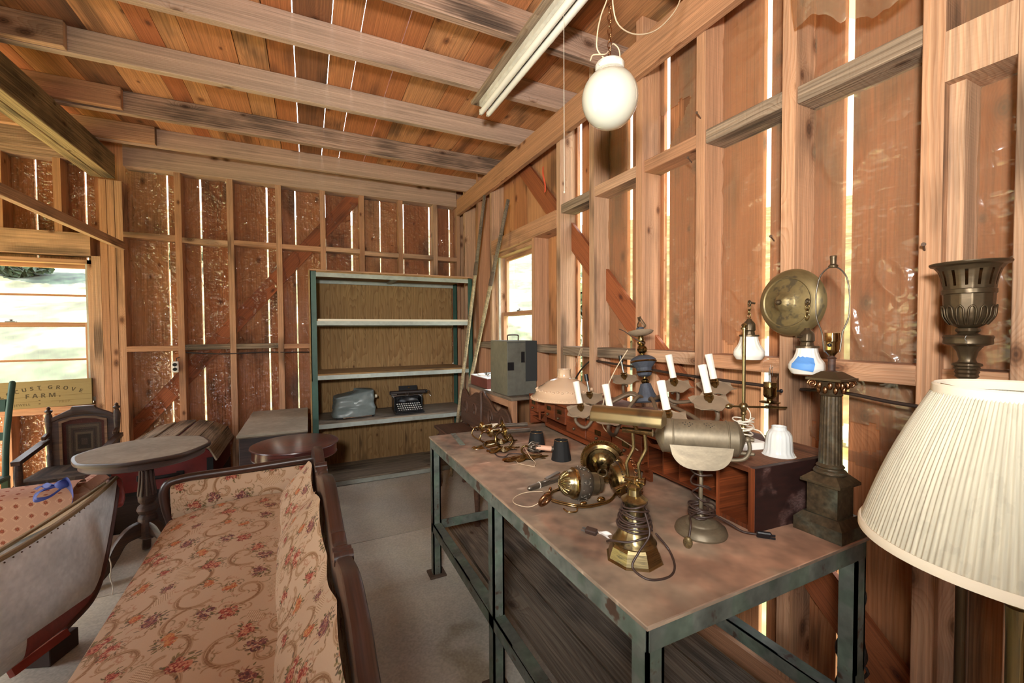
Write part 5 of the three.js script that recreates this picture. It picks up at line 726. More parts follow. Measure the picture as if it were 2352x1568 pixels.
T.medal = canvasTex(512, 512, (c, W) => {
  const r = mulberry(5); c.fillStyle = '#d2ad98'; c.fillRect(0, 0, W, W); for (let k = 0; k < 5000; k++) { c.fillStyle = r() < 0.5 ? 'rgba(190,130,100,0.14)' : 'rgba(240,205,180,0.14)'; c.fillRect(r() * W, r() * W, 2 + 10 * r(), 2); }
  const m = (x, y) => { for (const dx of [-W, 0, W]) for (const dy of [-W, 0, W]) { c.save(); c.translate(x + dx, y + dy); c.strokeStyle = 'rgba(236,206,178,0.9)'; c.lineWidth = 7; c.beginPath(); c.moveTo(0, -92); c.lineTo(92, 0); c.lineTo(0, 92); c.lineTo(-92, 0); c.closePath(); c.stroke(); for (let k = 0; k < 8; k++) { c.rotate(PI / 4); c.fillStyle = k % 2 ? 'rgba(158,78,54,0.9)' : 'rgba(140,84,56,0.9)'; c.beginPath(); c.ellipse(0, -26, 11, 22, 0, 0, 7); c.fill(); } c.fillStyle = 'rgba(196,110,84,1)'; c.beginPath(); c.arc(0, 0, 11, 0, 7); c.fill(); c.restore(); } };
  m(128, 128); m(384, 384); m(128, 384 + 0); m(384, 128);
}); T.medal.repeat.set(8, 8);
T.tapestry = canvasTex(512, 512, (c, W) => {
  c.fillStyle = '#3f332b'; c.fillRect(0, 0, W, W); c.fillStyle = '#47241f'; c.fillRect(0, 0, W, 60); c.fillRect(0, 0, 50, W); c.fillRect(W - 50, 0, 50, W);
  for (const [q, w, col] of [[90, 26, '#51473b'], [130, 14, '#2e2722'], [165, 22, '#554a3b'], [200, 40, '#2a2420']]) { c.strokeStyle = col; c.lineWidth = w; c.strokeRect(q, q, W - 2 * q, W - 2 * q); }
  const r = mulberry(3); for (let k = 0; k < 900; k++) { c.fillStyle = ['rgba(130,110,84,0.35)', 'rgba(30,24,22,0.4)', 'rgba(110,52,44,0.35)'][Math.floor(r() * 3)]; c.fillRect(r() * W, r() * W, 6, 4); }
});
T.signText = canvasTex(1024, 440, (c, W, H) => {
  const r = mulberry(9); c.fillStyle = '#b9a87c'; c.fillRect(0, 0, W, H); for (let k = 0; k < 420; k++) { c.fillStyle = r() < 0.6 ? 'rgba(120,96,58,0.10)' : 'rgba(226,212,170,0.12)'; c.fillRect(r() * W - 100, r() * H, 100 + 400 * r(), 1.5 + 2 * r()); }
  c.fillStyle = 'rgba(110,84,46,0.35)'; c.fillRect(150, 255, 874, 9); c.fillRect(0, 330, 420, 6); c.fillRect(560, 340, 464, 9); for (const [x, y] of [[440, 378], [440, 320], [455, 150]]) { c.fillStyle = '#5c4526'; c.beginPath(); c.ellipse(x, y, 12, 6, 0, 0, 7); c.fill(); }
  c.fillStyle = 'rgba(74,60,34,0.85)'; c.textAlign = 'center'; c.textBaseline = 'middle'; c.font = 'bold 84px sans-serif';
  const word = (s, x0, x1, y0, up) => [...s].forEach((ch, i) => { const f = s.length > 1 ? i / (s.length - 1) : 0, x = lerp(x0, x1, f), k = (x - 500) / 460; c.save(); c.translate(x, y0 + up * k * k); c.rotate(k * 0.38); c.fillText(ch, 0, 0); c.restore(); });
  word('LOCUST', 40, 440, 110, 120); word('GROVE', 560, 900, 110, 120); c.font = 'bold 96px sans-serif'; c.fillText('F A R M .', 480, 245);
  c.fillStyle = 'rgba(74,60,34,0.55)'; c.font = 'bold 50px sans-serif'; c.fillText('L. JEWELL', 230, 378); c.fillStyle = 'rgba(110,86,50,0.4)'; c.fillText('PROP.', 720, 362);
});
const fabric = (map, color = '#ffffff') => std({ color, map, roughness: 0.95, bumpMap: T.weave, bumpScale: 0.0006 });
M.floral = fabric(T.floral, '#e6dcd2'); M.medal = fabric(T.medal, '#e0d2ca'); M.tapestry = fabric(T.tapestry); M.sign = std({ color: '#c4bba8', map: T.signText, roughness: 0.85 });

// ---------------------------------------------------------------- floral settee
{
  const t = thing('floral_settee', 'floral tapestry settee with carved mahogany crest rail and frame', 'sofa', [-0.31, 0, -1.99], 0.04);
  const Z0 = -1.05, Z1 = 1.05, XF = -0.39, XB = 0.36;
  const crest = (z) => 0.755 + 0.10 * Math.exp(-Math.pow(z / 0.27, 2)) + 0.055 * Math.exp(-Math.pow((Math.abs(z) - 0.74) / 0.17, 2)) - 0.05 * sstep(0.9, 1.05, Math.abs(z)) - 0.02 * Math.exp(-Math.pow((Math.abs(z) - 0.42) / 0.05, 2));
  // crest rail: a carved, stepped outline
  const top = [], N = 90; for (let k = 0; k <= N; k++) { const z = lerp(Z0, Z1, k / N), step = (Math.abs(z) > 0.36 && Math.abs(z) < 0.47 ? 0.014 : 0) + (Math.abs(z) > 0.50 && Math.abs(z) < 0.54 ? -0.012 : 0); top.push([z, crest(z) + step]); }
  const bot = []; for (let k = N; k >= 0; k--) { const z = lerp(Z0, Z1, k / N); bot.push([z, crest(z) - 0.10 - 0.022 * Math.abs(Math.sin(z * 9))]); }
  part('crest_rail', extrude([...top, ...bot], 0.052, 0.012).rotateY(-PI / 2).translate(XB + 0.045, 0, 0), M.mahog, t, 'carved mahogany crest rail');
  for (const z of [-0.53, -0.48, 0.48, 0.53]) part('carved_scroll', put(new THREE.CylinderGeometry(0.022, 0.022, 0.06, 16).rotateZ(PI / 2), [XB + 0.02, crest(z) - 0.012, z]), M.mahog, t);
  part('back_frame', [span(XB, XB + 0.045, 0.10, 0.66, Z0, Z0 + 0.06, { c: 0.008 }), span(XB, XB + 0.045, 0.10, 0.66, Z1 - 0.06, Z1, { c: 0.008 }), span(XB, XB + 0.04, 0.26, 0.33, Z0 + 0.06, Z1 - 0.06, { c: 0.006 })], M.mahog, t);
  const up = surf((u, v) => { const z = lerp(Z0 + 0.05, Z1 - 0.05, u), y1 = crest(z) - 0.085, y = lerp(0.40, y1, v), b = Math.sin(Math.min(1, v * 1.15) * PI * 0.82 + 0.25), ch = 0.012 * Math.abs(Math.sin(z * 9)) * v; return [XB + 0.01 - 0.19 * Math.pow(1 - v, 0.9) - 0.06 * Math.pow(Math.max(b, 0), 0.7) * sstep(0, 0.03, u) * sstep(1, 0.97, u) - ch, y, z]; }, 120, 26, { su: 2.0, sv: 0.48 });
  part('back_upholstery', up, M.floral, t, 'floral tapestry back'); part('back_lining', span(XB + 0.012, XB + 0.03, 0.33, 0.66, Z0 + 0.05, Z1 - 0.05), M.floral, t);
  const seat = surf((u, v) => { const z = lerp(Z0 + 0.06, Z1 - 0.06, u), e = 0.92 + 0.08 * Math.pow(Math.sin(u * PI), 0.4); if (v < 0.25) { const q = v / 0.25; return [XF - 0.02 * Math.sin(q * PI), lerp(0.27, 0.42, q), z]; } const q = (v - 0.25) / 0.75; return [lerp(XF, XB - 0.05, q), 0.42 + 0.085 * Math.pow(Math.sin(Math.min(1, q * 1.25 + 0.04) * PI * 0.62), 0.8) * e, z]; }, 110, 34, { su: 2.0, sv: 0.95, flip: true });
  part('seat_cushion', seat, M.floral, t, 'floral tapestry seat'); M.floral.side = THREE.DoubleSide;
  part('seat_rail', [span(XF - 0.012, XF + 0.03, 0.20, 0.28, Z0, Z1, { c: 0.008 }), span(XF, XB + 0.03, 0.20, 0.28, Z0, Z0 + 0.04), span(XF, XB + 0.03, 0.20, 0.28, Z1 - 0.04, Z1)], M.mahog, t);
  for (const s of [-1, 1]) {
    const zo = s < 0 ? Z0 : Z1, inn = -s;
    part('arm_rail', tube([[XB + 0.03, 0.665, zo], [0.0, 0.655, zo], [XF + 0.06, 0.648, zo], [XF + 0.005, 0.632, zo], [XF - 0.018, 0.59, zo], [XF - 0.012, 0.50, zo], [XF + 0.012, 0.38, zo], [XF + 0.002, 0.27, zo], [XF - 0.03, 0.14, zo], [XF - 0.05, 0.0, zo]], 0.024, { n: 80, rad: 12 }), M.mahog, t);
    const ar = surf((u, v) => { const x = lerp(XF + 0.012 + 0.02 * v * (1 - v), XB + 0.0, u), y = lerp(0.40, 0.632 - 0.01 * Math.pow(1 - u, 4), v); return [x, y, zo + inn * (0.012 + 0.035 * Math.sin(v * PI) * Math.pow(Math.sin(clamp(u * 1.05, 0, 1) * PI * 0.9 + 0.15), 0.5))]; }, 36, 16, { su: 0.72, sv: 0.25 });
    part('arm_upholstery', ar, M.floral, t, 'floral tapestry arm panel'); part('arm_lining', span(XF + 0.01, XB, 0.28, 0.63, zo - 0.006, zo + 0.006), M.floral, t);
    part('rear_leg', beam([XB + 0.05, 0.30, zo - s * 0.03], [XB + 0.12, 0, zo - s * 0.03], 0.045, 0.045), M.mahog, t);
  }
}
// ---------------------------------------------------------------- pink medallion sofa and blue cloth
{
  const t = thing('medallion_sofa', 'faded pink sofa with rust medallions behind the white canoe', 'sofa', [-2.2, 0, -3.52], 0.0);
  const bk = surf((u, v) => { const x = lerp(-0.75, 0.90, u), a = v * PI * 1.35, y = v < 0.5 ? lerp(0.12, 0.53, v * 2) : 0.53 + 0.045 * Math.sin((v - 0.5) * 2 * PI * 0.9), z = v < 0.5 ? 0.06 + 0.03 * Math.sin(v * 2 * PI * 0.5) : 0.09 * Math.cos((v - 0.5) * 2 * PI); return [x, y, z]; }, 50, 40, { su: 1.65, sv: 0.75 }); M.medal.side = THREE.DoubleSide;
  part('backrest', bk, M.medal, t, 'pink medallion fabric back'); part('seat', bx(1.6, 0.20, 0.3, [0.07, 0.29, -0.2], [0, 0, 0], { c: 0.04 }), M.medal, t);
  for (const x of [-0.72, 0.88]) part('arm', bx(0.12, 0.42, 0.36, [x, 0.33, -0.17], [0, 0, 0], { c: 0.04 }), M.medal, t); for (const [x, z] of [[-0.7, 0.0], [0.86, 0.0], [-0.7, -0.32], [0.86, -0.32]]) part('leg', bx(0.05, 0.12, 0.05, [x, 0.06, z], [0, 0, 0], { c: 0.006 }), M.mahog, t);
}
{
  const t = thing('blue_cloth', 'knotted shiny blue cloth strip on the pink sofa back', 'cloth', [-1.36, 0.585, -3.44]); M.blue.side = THREE.DoubleSide;
  const rib = (P, w, tw) => { const c = new THREE.CatmullRomCurve3(P.map((p) => V(...p))); return surf((u, v) => { const p = c.getPoint(v), a = tw * v; const o = (u - 0.5) * w * (0.6 + 0.5 * Math.sin(v * 3.1 + 0.3)); return [p.x + o * Math.cos(a), p.y + o * 0.6 * Math.sin(a * 1.3 + 0.6) + 0.006 * Math.sin(u * 9 + v * 8), p.z + o * 0.5]; }, 8, 30); };
  part('strip', rib([[-0.09, 0.0, 0.02], [-0.04, 0.03, 0.06], [0.0, 0.025, 0.09], [0.05, 0.05, 0.09], [0.08, 0.02, 0.10], [0.10, -0.06, 0.11], [0.08, -0.13, 0.12]], 0.06, 1.6), M.blue, t); part('strip', rib([[0.02, 0.02, 0.09], [-0.05, 0.0, 0.10], [-0.06, -0.035, 0.11], [0.0, -0.03, 0.11], [0.05, 0.01, 0.10]], 0.045, 2.2), M.blue, t); part('knot', ball(0.028, [0.05, 0.03, 0.095], [1.2, 0.9, 0.8]), M.blue, t);
}
// ---------------------------------------------------------------- canoe
{
  const t = thing('white_canoe', 'white painted wooden canoe bow with red bottom and wooden gunwale', 'canoe', [-1.07, 0.62, -3.31], -0.36); t.rotation.order = 'YXZ'; t.rotation.z = 0.45;
  const L = 4.2, key = [[0, 0.60], [0.06, 0.52], [0.14, 0.42], [0.25, 0.29], [0.36, 0.17], [0.46, 0.10], [0.6, 0.065], [0.9, 0.055], [2.1, 0.05], [L, 0.055]].map(([s, y]) => [s, y - 0.62]);
  const yk = (s) => { for (let i = 0; i < key.length - 1; i++) if (s <= key[i + 1][0]) { const q = (s - key[i][0]) / (key[i + 1][0] - key[i][0]); return lerp(key[i][1], key[i + 1][1], q); } return 0.055 - 0.62; };
  const ys = (s) => -0.145 + 0.145 * Math.pow(1 - clamp(s / 1.0, 0, 1), 1.6), bm = (s) => 0.31 * (1 - Math.exp(-s / 0.75)) * (s > 2.4 ? Math.cos((s - 2.4) * 0.5) : 1);
  const sec = (s, q) => { const full = lerp(1.15, 0.42, sstep(0.1, 1.8, s)), y0 = yk(s), y1 = Math.max(ys(s), y0 + 0.001); return [0.012 + bm(s) * Math.pow(q, full), lerp(y0, y1, Math.pow(q, lerp(1, 1.9, sstep(0.1, 1.8, s)))), s]; };
  const yw = (s) => -0.505 + 0.02 * s, qw = (s) => { let a = 0, b = 1; if (yk(s) > yw(s)) return 0; for (let k = 0; k < 24; k++) { const m = (a + b) / 2; sec(s, m)[1] < yw(s) ? a = m : b = m; } return a; };
  const S = (u) => L * Math.pow(u, 1.7);
  for (const sd of [-1, 1]) {
    part('topside', surf((u, v) => { const s = S(u), q = lerp(qw(s), 1, v), p = sec(s, q); return [sd * p[0], p[1], p[2]]; }, 90, 26, { su: L, sv: 0.6, flip: sd < 0 }), M.hull, t, 'white painted hull side'); part('bottom', surf((u, v) => { const s = lerp(0.36, 0.80, u), q = lerp(0, qw(s), v), p = sec(s, q); return [sd * p[0], p[1], p[2]]; }, 20, 10, { su: L, sv: 0.4, flip: sd < 0 }), M.red, t, 'red painted bow bottom'); part('bottom', surf((u, v) => { const s = lerp(0.80, L, u), q = lerp(0, qw(s), v), p = sec(s, q); return [sd * p[0], p[1], p[2]]; }, 50, 10, { su: L, sv: 0.4, flip: sd < 0 }), M.hull, t);
    const gp = []; for (let k = 0; k <= 30; k++) { const s = S(k / 30), p = sec(s, 1); gp.push([sd * (p[0] + 0.004), p[1], p[2]]); }
    part('gunwale', [tube(gp, 0.011, { n: 90, rad: 6 }), tube(gp.map(([x, y, z]) => [x - sd * 0.03 * sstep(0, 0.2, z), y + 0.001, z]), 0.009, { n: 90, rad: 6 })], M.girder, t, 'weathered wooden gunwale');
  }
  M.hull.side = M.red.side = THREE.DoubleSide;
  const sp = key.slice(0, 7).map(([s, y]) => [0, y - 0.004, s - 0.010]); part('stem_band', [tube([[0, -0.005, 0.03], [0, 0.002, 0.0], ...sp], 0.017, { n: 70, rad: 8 })], M.stem, t, 'dark brown stem strip'); part('stem_cap', tube([[0, -0.02, -0.014], [0, -0.06, 0.0], [0, -0.12, 0.024], [0, -0.15, 0.05]], 0.022, { rad: 8 }), M.red, t);
  const tk = []; for (let k = 0; k < 46; k++) { const s = 0.02 + k * 0.04, p = sec(s, 0.965); tk.push(ball(0.0035, [p[0] + 0.002, p[1], p[2]], [1, 1, 1], 6, 4)); } part('tack', tk, M.nail, t);
  part('deck', surf((u, v) => { const s = 0.02 + 0.45 * v, p = sec(s, 1); return [lerp(-p[0], p[0], u), p[1] - 0.004, s]; }, 6, 12, { su: 0.3, sv: 0.45 }), M.girder, t); M.girder.side = THREE.DoubleSide; part('keel', span(-0.012, 0.012, -0.598, -0.564, 0.6, 0.84), M.red, t);
}
single('wood_block', put(bx(0.12, 0.088, 0.14, undefined, undefined, { c: 0.003 }), [-1.10, 0.045, -2.66], [0, -0.36, 0]), M.darkBlock, 'dark wooden block propping up the canoe', 'wood block');
{ const P = []; for (let k = 0; k <= 16; k++) P.push([-1.02 + 0.004 * Math.sin(k), 0.36 - 0.021 * k, -3.06 - 0.002 * k]); single('painter_string', tube(P, 0.003, { n: 60, rad: 6 }), M.cordWhite, 'frayed pale string hanging from the canoe bow', 'string'); }
// ---------------------------------------------------------------- pedestal table
{
  const t = thing('pedestal_table', 'mahogany pedestal table with scalloped piecrust top covered in dust', 'table', [-0.945, 0, -3.42]);
  const out = (r) => { const P = []; for (let k = 0; k < 96; k++) { const a = k / 96 * 2 * PI, w = r * (1 + 0.022 * Math.pow(Math.abs(Math.cos(4 * a)), 6) - 0.012 * Math.pow(Math.abs(Math.sin(4 * a)), 4)); P.push([w * Math.cos(a), w * Math.sin(a)]); } return P; };
  part('tabletop', extrude(out(0.335), 0.022, 0.006).rotateX(-PI / 2).translate(0, 0.738, 0), M.walnut, t); part('dusty_surface', extrude(out(0.318), 0.003).rotateX(-PI / 2).translate(0, 0.7585, 0), M.dusty, t, 'grey dusty table surface'); part('apron', lathe([[0.0, 0.738], [0.30, 0.738], [0.305, 0.732], [0.303, 0.705], [0.306, 0.698], [0.296, 0.694], [0.0, 0.694]], 72), M.mahogDull, t);
  part('baluster', lathe([[0.05, 0.695], [0.048, 0.66], [0.034, 0.645], [0.030, 0.60], [0.038, 0.52], [0.047, 0.46], [0.046, 0.43], [0.032, 0.41], [0.048, 0.395], [0.055, 0.375], [0.045, 0.352], [0.034, 0.345], [0.045, 0.335], [0.05, 0.32], [0.05, 0.20], [0.03, 0.185], [0.0, 0.185]], 32), M.mahogDull, t, 'turned baluster column'); const rd = []; for (let k = 0; k < 10; k++) { const a = k * PI / 5; rd.push(tube([[0.031, 0.62], [0.036, 0.54], [0.044, 0.47]].map(([r, y]) => V(r * Math.cos(a), y, r * Math.sin(a))), 0.008, { rad: 6, n: 8 })); } part('reeding', rd, M.mahogDull, t);
  for (const a of [2.5, 0.75, 4.4]) { const P = spline([[0.03, 0.30], [0.10, 0.29], [0.17, 0.22], [0.22, 0.12], [0.28, 0.05], [0.355, 0.028], [0.36, 0.0], [0.30, 0.0], [0.22, 0.04], [0.155, 0.13], [0.11, 0.20], [0.03, 0.22]], 60, true); part('leg', extrude(P, 0.045, 0.008).translate(0, 0, -0.0225).rotateY(-a), M.walnut, t); }
}
// ---------------------------------------------------------------- oval glossy table, cabinet, trunk
{
  const t = thing('oval_table', 'glossy reddish oval side table behind the settee arm', 'table', [-0.1, 0, -3.48]);
  part('tabletop', lathe([[0.0, 0.68], [0.283, 0.68], [0.292, 0.677], [0.294, 0.671], [0.288, 0.667], [0.0, 0.667]], 80), M.cherry, t); part('apron', lathe([[0.279, 0.667], [0.279, 0.60], [0.283, 0.597], [0.279, 0.593], [0.262, 0.592], [0.262, 0.667]], 72), M.cherry, t);
  for (let k = 0; k < 4; k++) { const a = PI / 4 + k * PI / 2; part('leg', bar([0.235 * Math.cos(a), 0.665, 0.235 * Math.sin(a)], [0.25 * Math.cos(a), 0, 0.25 * Math.sin(a)], 0.024, 0.013, 12), M.mahog, t); }
}
{
  const t = thing('dusty_cabinet', 'dark purple-brown cabinet with dusty grey lift lid beside the shelf unit', 'cabinet', [-0.265, 0, -4.37]);
  part('body', span(-0.235, 0.235, 0.04, 0.672, -0.535, 0.535, { c: 0.004 }), wood('#4a3532', T.fine, 0.6, 0.0004), t); part('lid', span(-0.247, 0.247, 0.676, 0.70, -0.545, 0.548, { c: 0.004 }), M.dusty, t, 'dusty grey lid'); part('base_plinth', span(-0.225, 0.225, 0, 0.04, -0.525, 0.525), M.walnut, t); part('lid_edge', span(-0.2475, 0.2475, 0.671, 0.681, 0.540, 0.5485), M.plank, t);
}
{
  const t = thing('domed_trunk', 'dome-topped trunk with wooden slats and red end panel with black handle', 'trunk', [-1.035, 0, -4.47]);
  part('body', span(-0.33, 0.33, 0.0, 0.29, -0.41, 0.41, { c: 0.004 }), wood('#3d2e2b', T.fine, 0.8, 0.0006), t, 'dark worn lower body');
  const arch = []; for (let k = 0; k <= 16; k++) { const a = PI - k / 16 * PI; arch.push([0.33 * Math.cos(a), 0.49 + 0.165 * Math.sin(a)]); }
  part('lid', extrude([[-0.33, 0.295], ...arch, [0.33, 0.295]], 0.82).translate(0, 0, -0.41), M.redBox, t, 'red painted lid');
  for (let k = 0; k < 7; k++) { const a = PI - (k + 0.5) / 7 * PI, x = 0.338 * Math.cos(a), y = 0.49 + 0.173 * Math.sin(a); part('slat', put(bx(0.125, 0.014, 0.84, undefined, undefined, { c: 0.003 }), [x, y, 0], [0, 0, Math.atan2(Math.sin(a) / 0.165, Math.cos(a) / 0.33) - PI / 2]), M.slat, t); }
  part('corner_band', [span(-0.332, -0.29, 0.0, 0.50, 0.408, 0.416), span(0.29, 0.332, 0.0, 0.50, 0.408, 0.416), span(-0.33, 0.33, 0.275, 0.30, 0.408, 0.416)], M.blackMatte, t); part('handle', [tube([[-0.11, 0.40, 0.41], [-0.08, 0.402, 0.435], [0, 0.398, 0.44], [0.08, 0.402, 0.435], [0.11, 0.40, 0.41]], 0.014, { rad: 8 }), bx(0.05, 0.045, 0.012, [-0.12, 0.40, 0.415], [0, 0, 0], { c: 0.004 }), bx(0.05, 0.045, 0.012, [0.12, 0.40, 0.415], [0, 0, 0], { c: 0.004 })], M.blackMatte, t, 'black leather handle');
}
// ---------------------------------------------------------------- carved armchair, green chair, sign board
{
  const t = thing('carved_armchair', 'dark carved armchair with tapestry back and turned corner posts under the window', 'chair', [-1.63, 0, -4.50], 0.04);
  for (const s of [-1, 1]) { part('back_post', lathe([[0.0, 0.0], [0.02, 0.0], [0.024, 0.40], [0.026, 0.44], [0.018, 0.46], [0.022, 0.54], [0.014, 0.56], [0.019, 0.62], [0.014, 0.68], [0.021, 0.76], [0.024, 0.83], [0.017, 0.86], [0.012, 0.87], [0.022, 0.882], [0.023, 0.892], [0.010, 0.90], [0.013, 0.91], [0.005, 0.922], [0.0, 0.924]], 18).translate(s * 0.20, 0, -0.02), M.walnut, t); part('arm', [beam([s * 0.215, 0.66, -0.02], [s * 0.215, 0.60, 0.42], 0.045, 0.03), bx(0.03, 0.03, 0.07, [s * 0.205, 0.70, 0.03], [0.3, 0, 0], { c: 0.006 })], M.walnut, t); part('front_post', lathe([[0.0, 0.0], [0.022, 0.0], [0.026, 0.2], [0.02, 0.42], [0.024, 0.5], [0.018, 0.59], [0.0, 0.60]], 16).translate(s * 0.21, 0, 0.40), M.walnut, t); }
  part('crest', extrude([[-0.185, 0.80], [-0.185, 0.835], [-0.13, 0.865], [-0.075, 0.895], [-0.065, 0.915], [0.065, 0.915], [0.075, 0.895], [0.13, 0.865], [0.185, 0.835], [0.185, 0.80], [0.13, 0.825], [0.06, 0.842], [0, 0.846], [-0.06, 0.842], [-0.13, 0.825]], 0.035, 0.006).translate(0, 0, -0.04), M.walnut, t);
  const inner = [[-0.125, 0.45], [0.125, 0.45], [0.125, 0.79], [0.07, 0.81], [0, 0.817], [-0.07, 0.81], [-0.125, 0.79]], ou = [[-0.142, 0.43], [0.142, 0.43], [0.142, 0.802], [0.075, 0.828], [0, 0.835], [-0.075, 0.828], [-0.142, 0.802]];
  part('back_frame', extrude([[-0.185, 0.41], [0.185, 0.41], [0.185, 0.82], [0.075, 0.85], [-0.075, 0.85], [-0.185, 0.82]], 0.03, 0, { holes: [inner] }).translate(0, 0, -0.045), M.walnut, t); part('gilt_border', extrude(ou, 0.008, 0, { holes: [inner] }).translate(0, 0, -0.014), M.inlay, t, 'light inlaid border');
  const tp = new THREE.PlaneGeometry(0.26, 0.38, 1, 1).translate(0, 0.63, -0.018); part('tapestry_panel', merge([tp, bx(0.25, 0.36, 0.015, [0, 0.63, -0.034])]), M.tapestry, t, 'dark geometric tapestry panel'); part('seat', bx(0.48, 0.08, 0.44, [0, 0.42, 0.2], [0, 0, 0], { c: 0.02 }), M.tapestry, t); part('seat_rail', bx(0.50, 0.06, 0.46, [0, 0.36, 0.2], [0, 0, 0], { c: 0.008 }), M.walnut, t);
}
{
  const t = thing('green_chair', 'dark green painted wooden chair with curved back post beside the sign board', 'chair', [-2.185, 0, -4.33], 0.0);
  for (const s of [-1, 1]) part('back_post', beam([s * 0.19, 0.0, 0], [s * 0.19, 0.45, 0], 0.035, 0.03), M.green, t); for (const s of [-1, 1]) part('back_post_top', tube([[s * 0.19, 0.44, 0], [s * 0.195, 0.7, -0.01], [s * 0.205, 0.95, -0.04], [s * 0.212, 1.13, -0.07]], 0.019, { rad: 8 }), M.green, t);
  part('crest_slat', bx(0.38, 0.09, 0.018, [0, 0.97, -0.045], [-0.15, 0, 0], { c: 0.005 }), M.green, t); part('slat', bx(0.37, 0.06, 0.016, [0, 0.75, -0.015], [-0.08, 0, 0], { c: 0.004 }), M.green, t); part('seat', bx(0.43, 0.035, 0.42, [0, 0.45, 0.2], [0, 0, 0], { c: 0.008 }), M.green, t); for (const s of [-1, 1]) part('front_leg', beam([s * 0.18, 0, 0.37], [s * 0.18, 0.44, 0.36], 0.034, 0.034), M.green, t); part('stretcher', [bar([-0.18, 0.2, 0.37], [0.18, 0.2, 0.37], 0.01), bar([-0.18, 0.24, 0], [0.18, 0.24, 0], 0.01)], M.green, t);
}
{
  const t = thing('sign_board', 'weathered wooden board lettered LOCUST GROVE FARM propped on the window sill', 'sign', [-2.03, 0.862, -4.975]);
  t.rotation.x = -0.06; t.rotation.z = 0.02; part('board', span(-0.295, 0.295, 0, 0.228, -0.022, 0, { c: 0.001 }), M.board, t); const g = new THREE.PlaneGeometry(0.588, 0.226).translate(0, 0.114, 0.0012); part('lettering', g, M.sign, t, 'hand-painted dark letters');
}
{
  const t = thing('outlet_box', 'white double outlet on a wall stud above the trunk', 'outlet', [-1.142, 1.168, -4.998]);
  part('cover', bx(0.055, 0.105, 0.02, [0, 0, 0.012], [0, 0, 0], { c: 0.006 }), M.white, t); for (const y of [-0.022, 0.022]) part('receptacle', put(new THREE.CylinderGeometry(0.017, 0.017, 0.006, 18), [0, y, 0.023], [PI / 2, 0, 0]), M.blackMatte, t); part('cable', tube([[0.01, 0.05, 0.005], [0.012, 0.08, 0.004], [0.03, 0.09, 0.0]], 0.004), M.rubber, t);
}

// ---------------------------------------------------------------- steel and plywood shelf unit
{
  const t = thing('shelf_unit', 'tall green steel shelf unit with plywood back and grey-painted shelf edges', 'shelf', [0.82, 0, -4.655]);
  const x0 = -0.798, x1 = 0.80, zf = 0.295, zb = -0.285;
  for (const [x, z] of [[x0, zf], [x1 - 0.05, zf], [x0, zb + 0.05], [x1 - 0.05, zb + 0.05]]) part('post', [span(x, x + 0.05, 0, 2.055, z - 0.006, z), span(x < 0 ? x : x + 0.044, x < 0 ? x + 0.006 : x + 0.05, 0, 2.055, z - 0.05, z)], M.green, t, 'green painted angle post');
  for (const [y, dz] of [[2.03, 0], [1.575, 0.02], [1.06, 0], [0.595, 0], [0.03, 0]]) {
    const s = part('shelf', [span(x0 + 0.052, x1 - 0.052, y + 0.012, y + 0.032, zb, zf - 0.004)], y > 0.8 ? M.ply : M.shelfTop, t); part('front_lip', span(x0 + 0.05, x1 - 0.05, y - 0.022, y + 0.018, zf - 0.004, zf + 0.002), M.shelfPaint, s); if (y === 1.575) part('front_edge', span(x0 + 0.06, x1 - 0.045, y + 0.018, y + 0.038, zf - 0.005, zf + 0.001), M.cream, s); part('rear_lip', span(x0 + 0.05, x1 - 0.05, y - 0.03, y + 0.010, zb + 0.04, zb + 0.046), M.shelfPaint, s); part('cross_brace', span(-0.02, 0.02, y - 0.014, y + 0.010, zb + 0.046, zf - 0.006), M.shelfPaint, s);
  }
  part('top_board', span(x0 - 0.012, x1 + 0.0, 2.063, 2.076, zb, zf, {}), M.stud[0], t); part('side_panel', span(x0 - 0.014, x0 - 0.002, 0, 2.07, zb, zf), M.ply, t); part('back_panel', span(x0 + 0.05, x1 - 0.055, 1.09, 2.03, zb - 0.004, zb + 0.006, { along: 1 }), M.ply, t); part('back_panel', span(x0 + 0.05, x1 - 0.055, 0.06, 1.086, zb - 0.004, zb + 0.006, { along: 1 }), M.ply, t);
}
